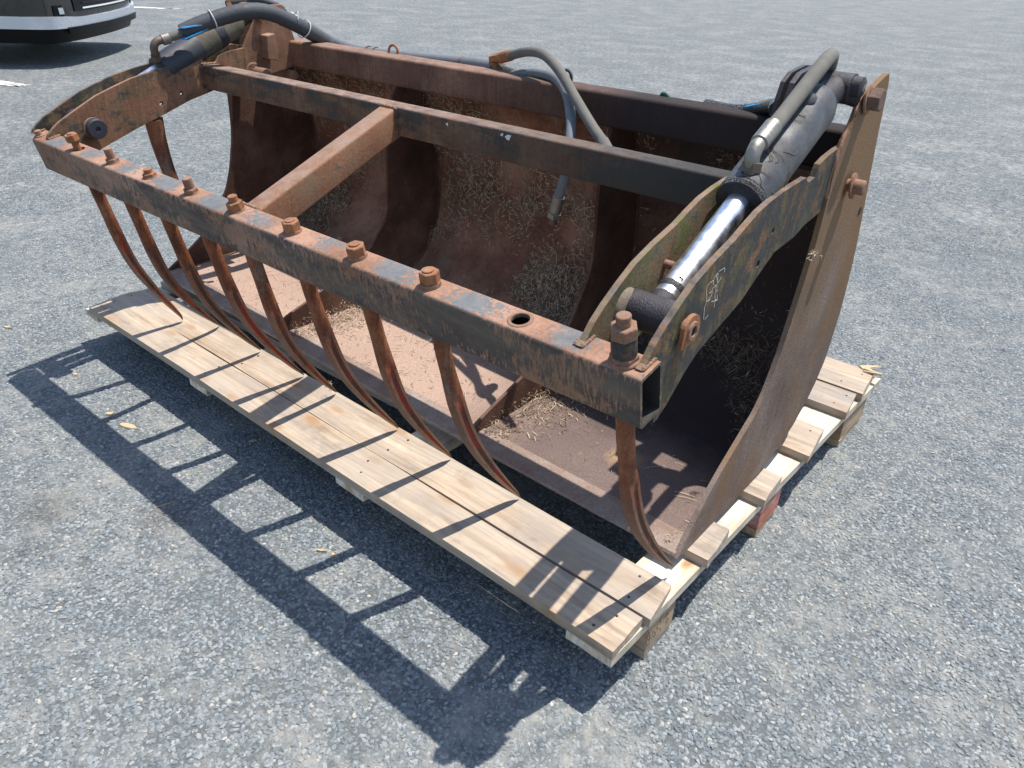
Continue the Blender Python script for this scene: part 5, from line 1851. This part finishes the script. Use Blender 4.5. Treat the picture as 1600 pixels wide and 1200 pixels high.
MAT['glass'] = simple('dark_glass', (0.015, 0.018, 0.02), 0.05, 0, 0.0, 10, 0.0)
MAT['lamp'] = simple('fog_lamp_glass', (0.30, 0.33, 0.35), 0.12, 0.4, 0.2, 60, 0.1)
WC = 1.88


def arch(cy, r, z0):
    return [(cy + r * math.cos(math.radians(t)), 0.34 + r * math.sin(math.radians(t))) for t in range(-8, 189, 14)]


side = [(0.00, 0.30), (-0.05, 0.42), (-0.06, 0.60), (-0.02, 0.80), (0.08, 0.93), (0.45, 1.03), (1.15, 1.10), (1.40, 1.15)] + \
       [(4.35, 1.12), (4.48, 0.95), (4.52, 0.60), (4.45, 0.32)] + arch(3.62, 0.40, 0)[0:0] + [(4.03, 0.30)] + arch(3.62, 0.39, 0) + [(3.2, 0.26), (1.32, 0.26)] + arch(0.92, 0.39, 0) + [(0.50, 0.28)]


def cprism(name, poly, x0, x1, mat, par=None, bevel=0.0, slope=0.0):
    m = MB()
    m.prism(poly, x0, x1)
    if slope:
        def ins(y): return slope * (1.0 if y < 0.03 else 0.55 if y < 0.12 else 0.0)
        m.v = [(x + (ins(y) if x < WC / 2 else -ins(y)), y + (0.03 if y < 0.03 else 0), z) for x, y, z in m.v]
    return m.build(name, mat, par or car, bevel=bevel, bseg=3)


body = cprism('body', side, 0.0, WC, 'carpaint', bevel=0.07, slope=0.22)
cab = [(1.25, 1.10), (1.95, 1.52), (2.25, 1.60), (3.45, 1.58), (4.05, 1.38), (4.30, 1.10)]
m = MB()
nc = len(cab)
vs = []
for x, sgn in ((0.10, 1), (WC - 0.10, -1)):
    for y, z in cab:
        vs.append((x + sgn * max(0, (z - 1.1)) * 0.28, y, z))
m.add(vs, [tuple(range(nc))[::-1], tuple(range(nc, 2 * nc))] + [(i, (i + 1) % nc, nc + (i + 1) % nc, nc + i) for i in range(nc)])
m.build('cabin', 'carpaint', car, bevel=0.03, bseg=3)
m = MB(); m.add([(0.30, 1.42, 1.215), (WC - 0.30, 1.42, 1.215), (WC - 0.36, 1.92, 1.515), (0.36, 1.92, 1.515)], [(0, 1, 2, 3)]); m.build('windscreen', 'glass', car)
for sx_ in (0, 1):
    f_ = (lambda x: x) if sx_ == 0 else (lambda x: WC - x)
    for (ya, yb) in ((1.75, 2.72), (2.80, 3.72)):
        zt = 1.50
        m = MB(); m.add([(f_(0.128), ya, 1.17), (f_(0.128), yb, 1.17), (f_(0.215), yb - 0.05, zt), (f_(0.215), ya + 0.32 * (ya < 2), zt)], [(0, 1, 2, 3)])
        m.build('window', 'glass', car)
    m = MB(); m.box((f_(0.02) - 0.05, 1.55, 1.08), (f_(0.02) + 0.05, 1.72, 1.22)); m.build('mirror', 'carpaint', car, bevel=0.03)
    for cy in (0.92, 3.62):
        m = MB()
        x0 = 0.02 if sx_ == 0 else WC - 0.24
        m.lathe((x0, cy, 0.34), (1, 0, 0), [(0, 0.20), (0.0, 0.30), (0.02, 0.335), (0.20, 0.335), (0.22, 0.30), (0.22, 0.20)], 40)
        w_ = m.build('wheel', 'tyre', car, smooth=40)
        m = MB()
        xr_ = x0 + (0.0 if sx_ == 0 else 0.22)
        sg = 1 if sx_ == 0 else -1
        m.lathe((xr_ + 0.02 * sg, cy, 0.34), (sg, 0, 0), [(0, 0.19), (0.03, 0.18), (0.03, 0.05), (-0.01, 0.04)], 30)
        for k in range(5):
            a_ = k * 2 * math.pi / 5
            m.tube([(xr_ + 0.01 * sg, cy + 0.03 * math.cos(a_), 0.34 + 0.03 * math.sin(a_)), (xr_ + 0.005 * sg, cy + 0.20 * math.cos(a_), 0.34 + 0.20 * math.sin(a_))], 0.022, 6)
        m.build('rim', 'silver', w_)
# front: dark lower bumper, silver strip that wraps the corner, grille slats, fog lamps
m = MB()
PL = [(-0.012, 0.62), (-0.02, 0.30), (0.0, 0.10), (0.06, 0.0), (0.30, -0.075), (0.94, -0.115), (WC - 0.30, -0.075), (WC - 0.06, 0.0), (WC, 0.10), (WC + 0.02, 0.30), (WC + 0.012, 0.62)]
PLs = [(p.x, p.y) for p in catmull([(x, y, 0) for x, y in PL], 4)]


def band(name, lo_, hi_, mat, outl=0.0, outh=0.0, th=0.03, par=None, rng=None, zf=None):
    P_ = PLs if rng is None else PLs[rng[0]:rng[1]]
    m = MB()
    vs = []
    c_ = Vector((WC / 2, 1.2))
    for (x, y) in P_:
        d_ = (Vector((x, y)) - c_).normalized()
        z0_, z1_ = (lo_, hi_) if zf is None else zf(x, y)
        for off, z in ((outl, z0_), (outh, z1_), (outh - th, z1_), (outl - th, z0_)):
            vs.append((x + d_.x * off, y + d_.y * off, z))
    k_ = len(P_)
    fs = [(i * 4 + a_, i * 4 + (a_ + 1) % 4, (i + 1) * 4 + (a_ + 1) % 4, (i + 1) * 4 + a_) for i in range(k_ - 1) for a_ in range(4)]
    fs += [(0, 1, 2, 3), tuple((k_ - 1) * 4 + a_ for a_ in (3, 2, 1, 0))]
    m.add(vs, fs)
    return m.build(name, mat, par or car, smooth=40)


band('lower_bumper', 0.20, 0.335, 'carplastic', -0.03, 0.02, 0.08)
ct = lambda x: 0.5 - 0.5 * math.cos(min(1, max(0, min(x, WC - x) / 0.45)) * math.pi)
band('silver_strip', 0, 0, 'silver', 0.035, 0.045, 0.05, zf=lambda x, y: (0.318 + 0.0 * ct(x), 0.392 + 0.025 * (1 - ct(x))))
band('bumper_insert', 0, 0, 'carplastic', 0.042, 0.05, 0.02, rng=(14, 27), zf=lambda x, y: (0.27, 0.325))
band('front_bumper', 0.39, 0.60, 'carpaint', 0.010, 0.0, 0.10)
band('bonnet_edge', 0.60, 0.86, 'carpaint', -0.002, -0.06, 0.14)
for k in range(5):
    o = band('grille_slat', 0.455 + k * 0.042, 0.468 + k * 0.042, 'silver' if k in (0, 2, 4) else 'carplastic', 0.022, 0.02, 0.02, rng=(17, 24))
band('grille', 0.44, 0.66, 'carplastic', 0.016, 0.010, 0.02, rng=(16, 25))
for rg in ((12, 15), (26, 29)):
    o = band('fog_lamp_pocket', 0.415, 0.50, 'carplastic', 0.020, 0.016, 0.02, rng=rg)
    band('fog_lamp', 0.432, 0.482, 'lamp', 0.030, 0.024, 0.01, rng=(rg[0] + 1, rg[1]))
for rg in ((7, 13), (28, 34)):
    band('headlight', 0.70, 0.80, 'lamp', 0.005, -0.03, 0.03, rng=rg)
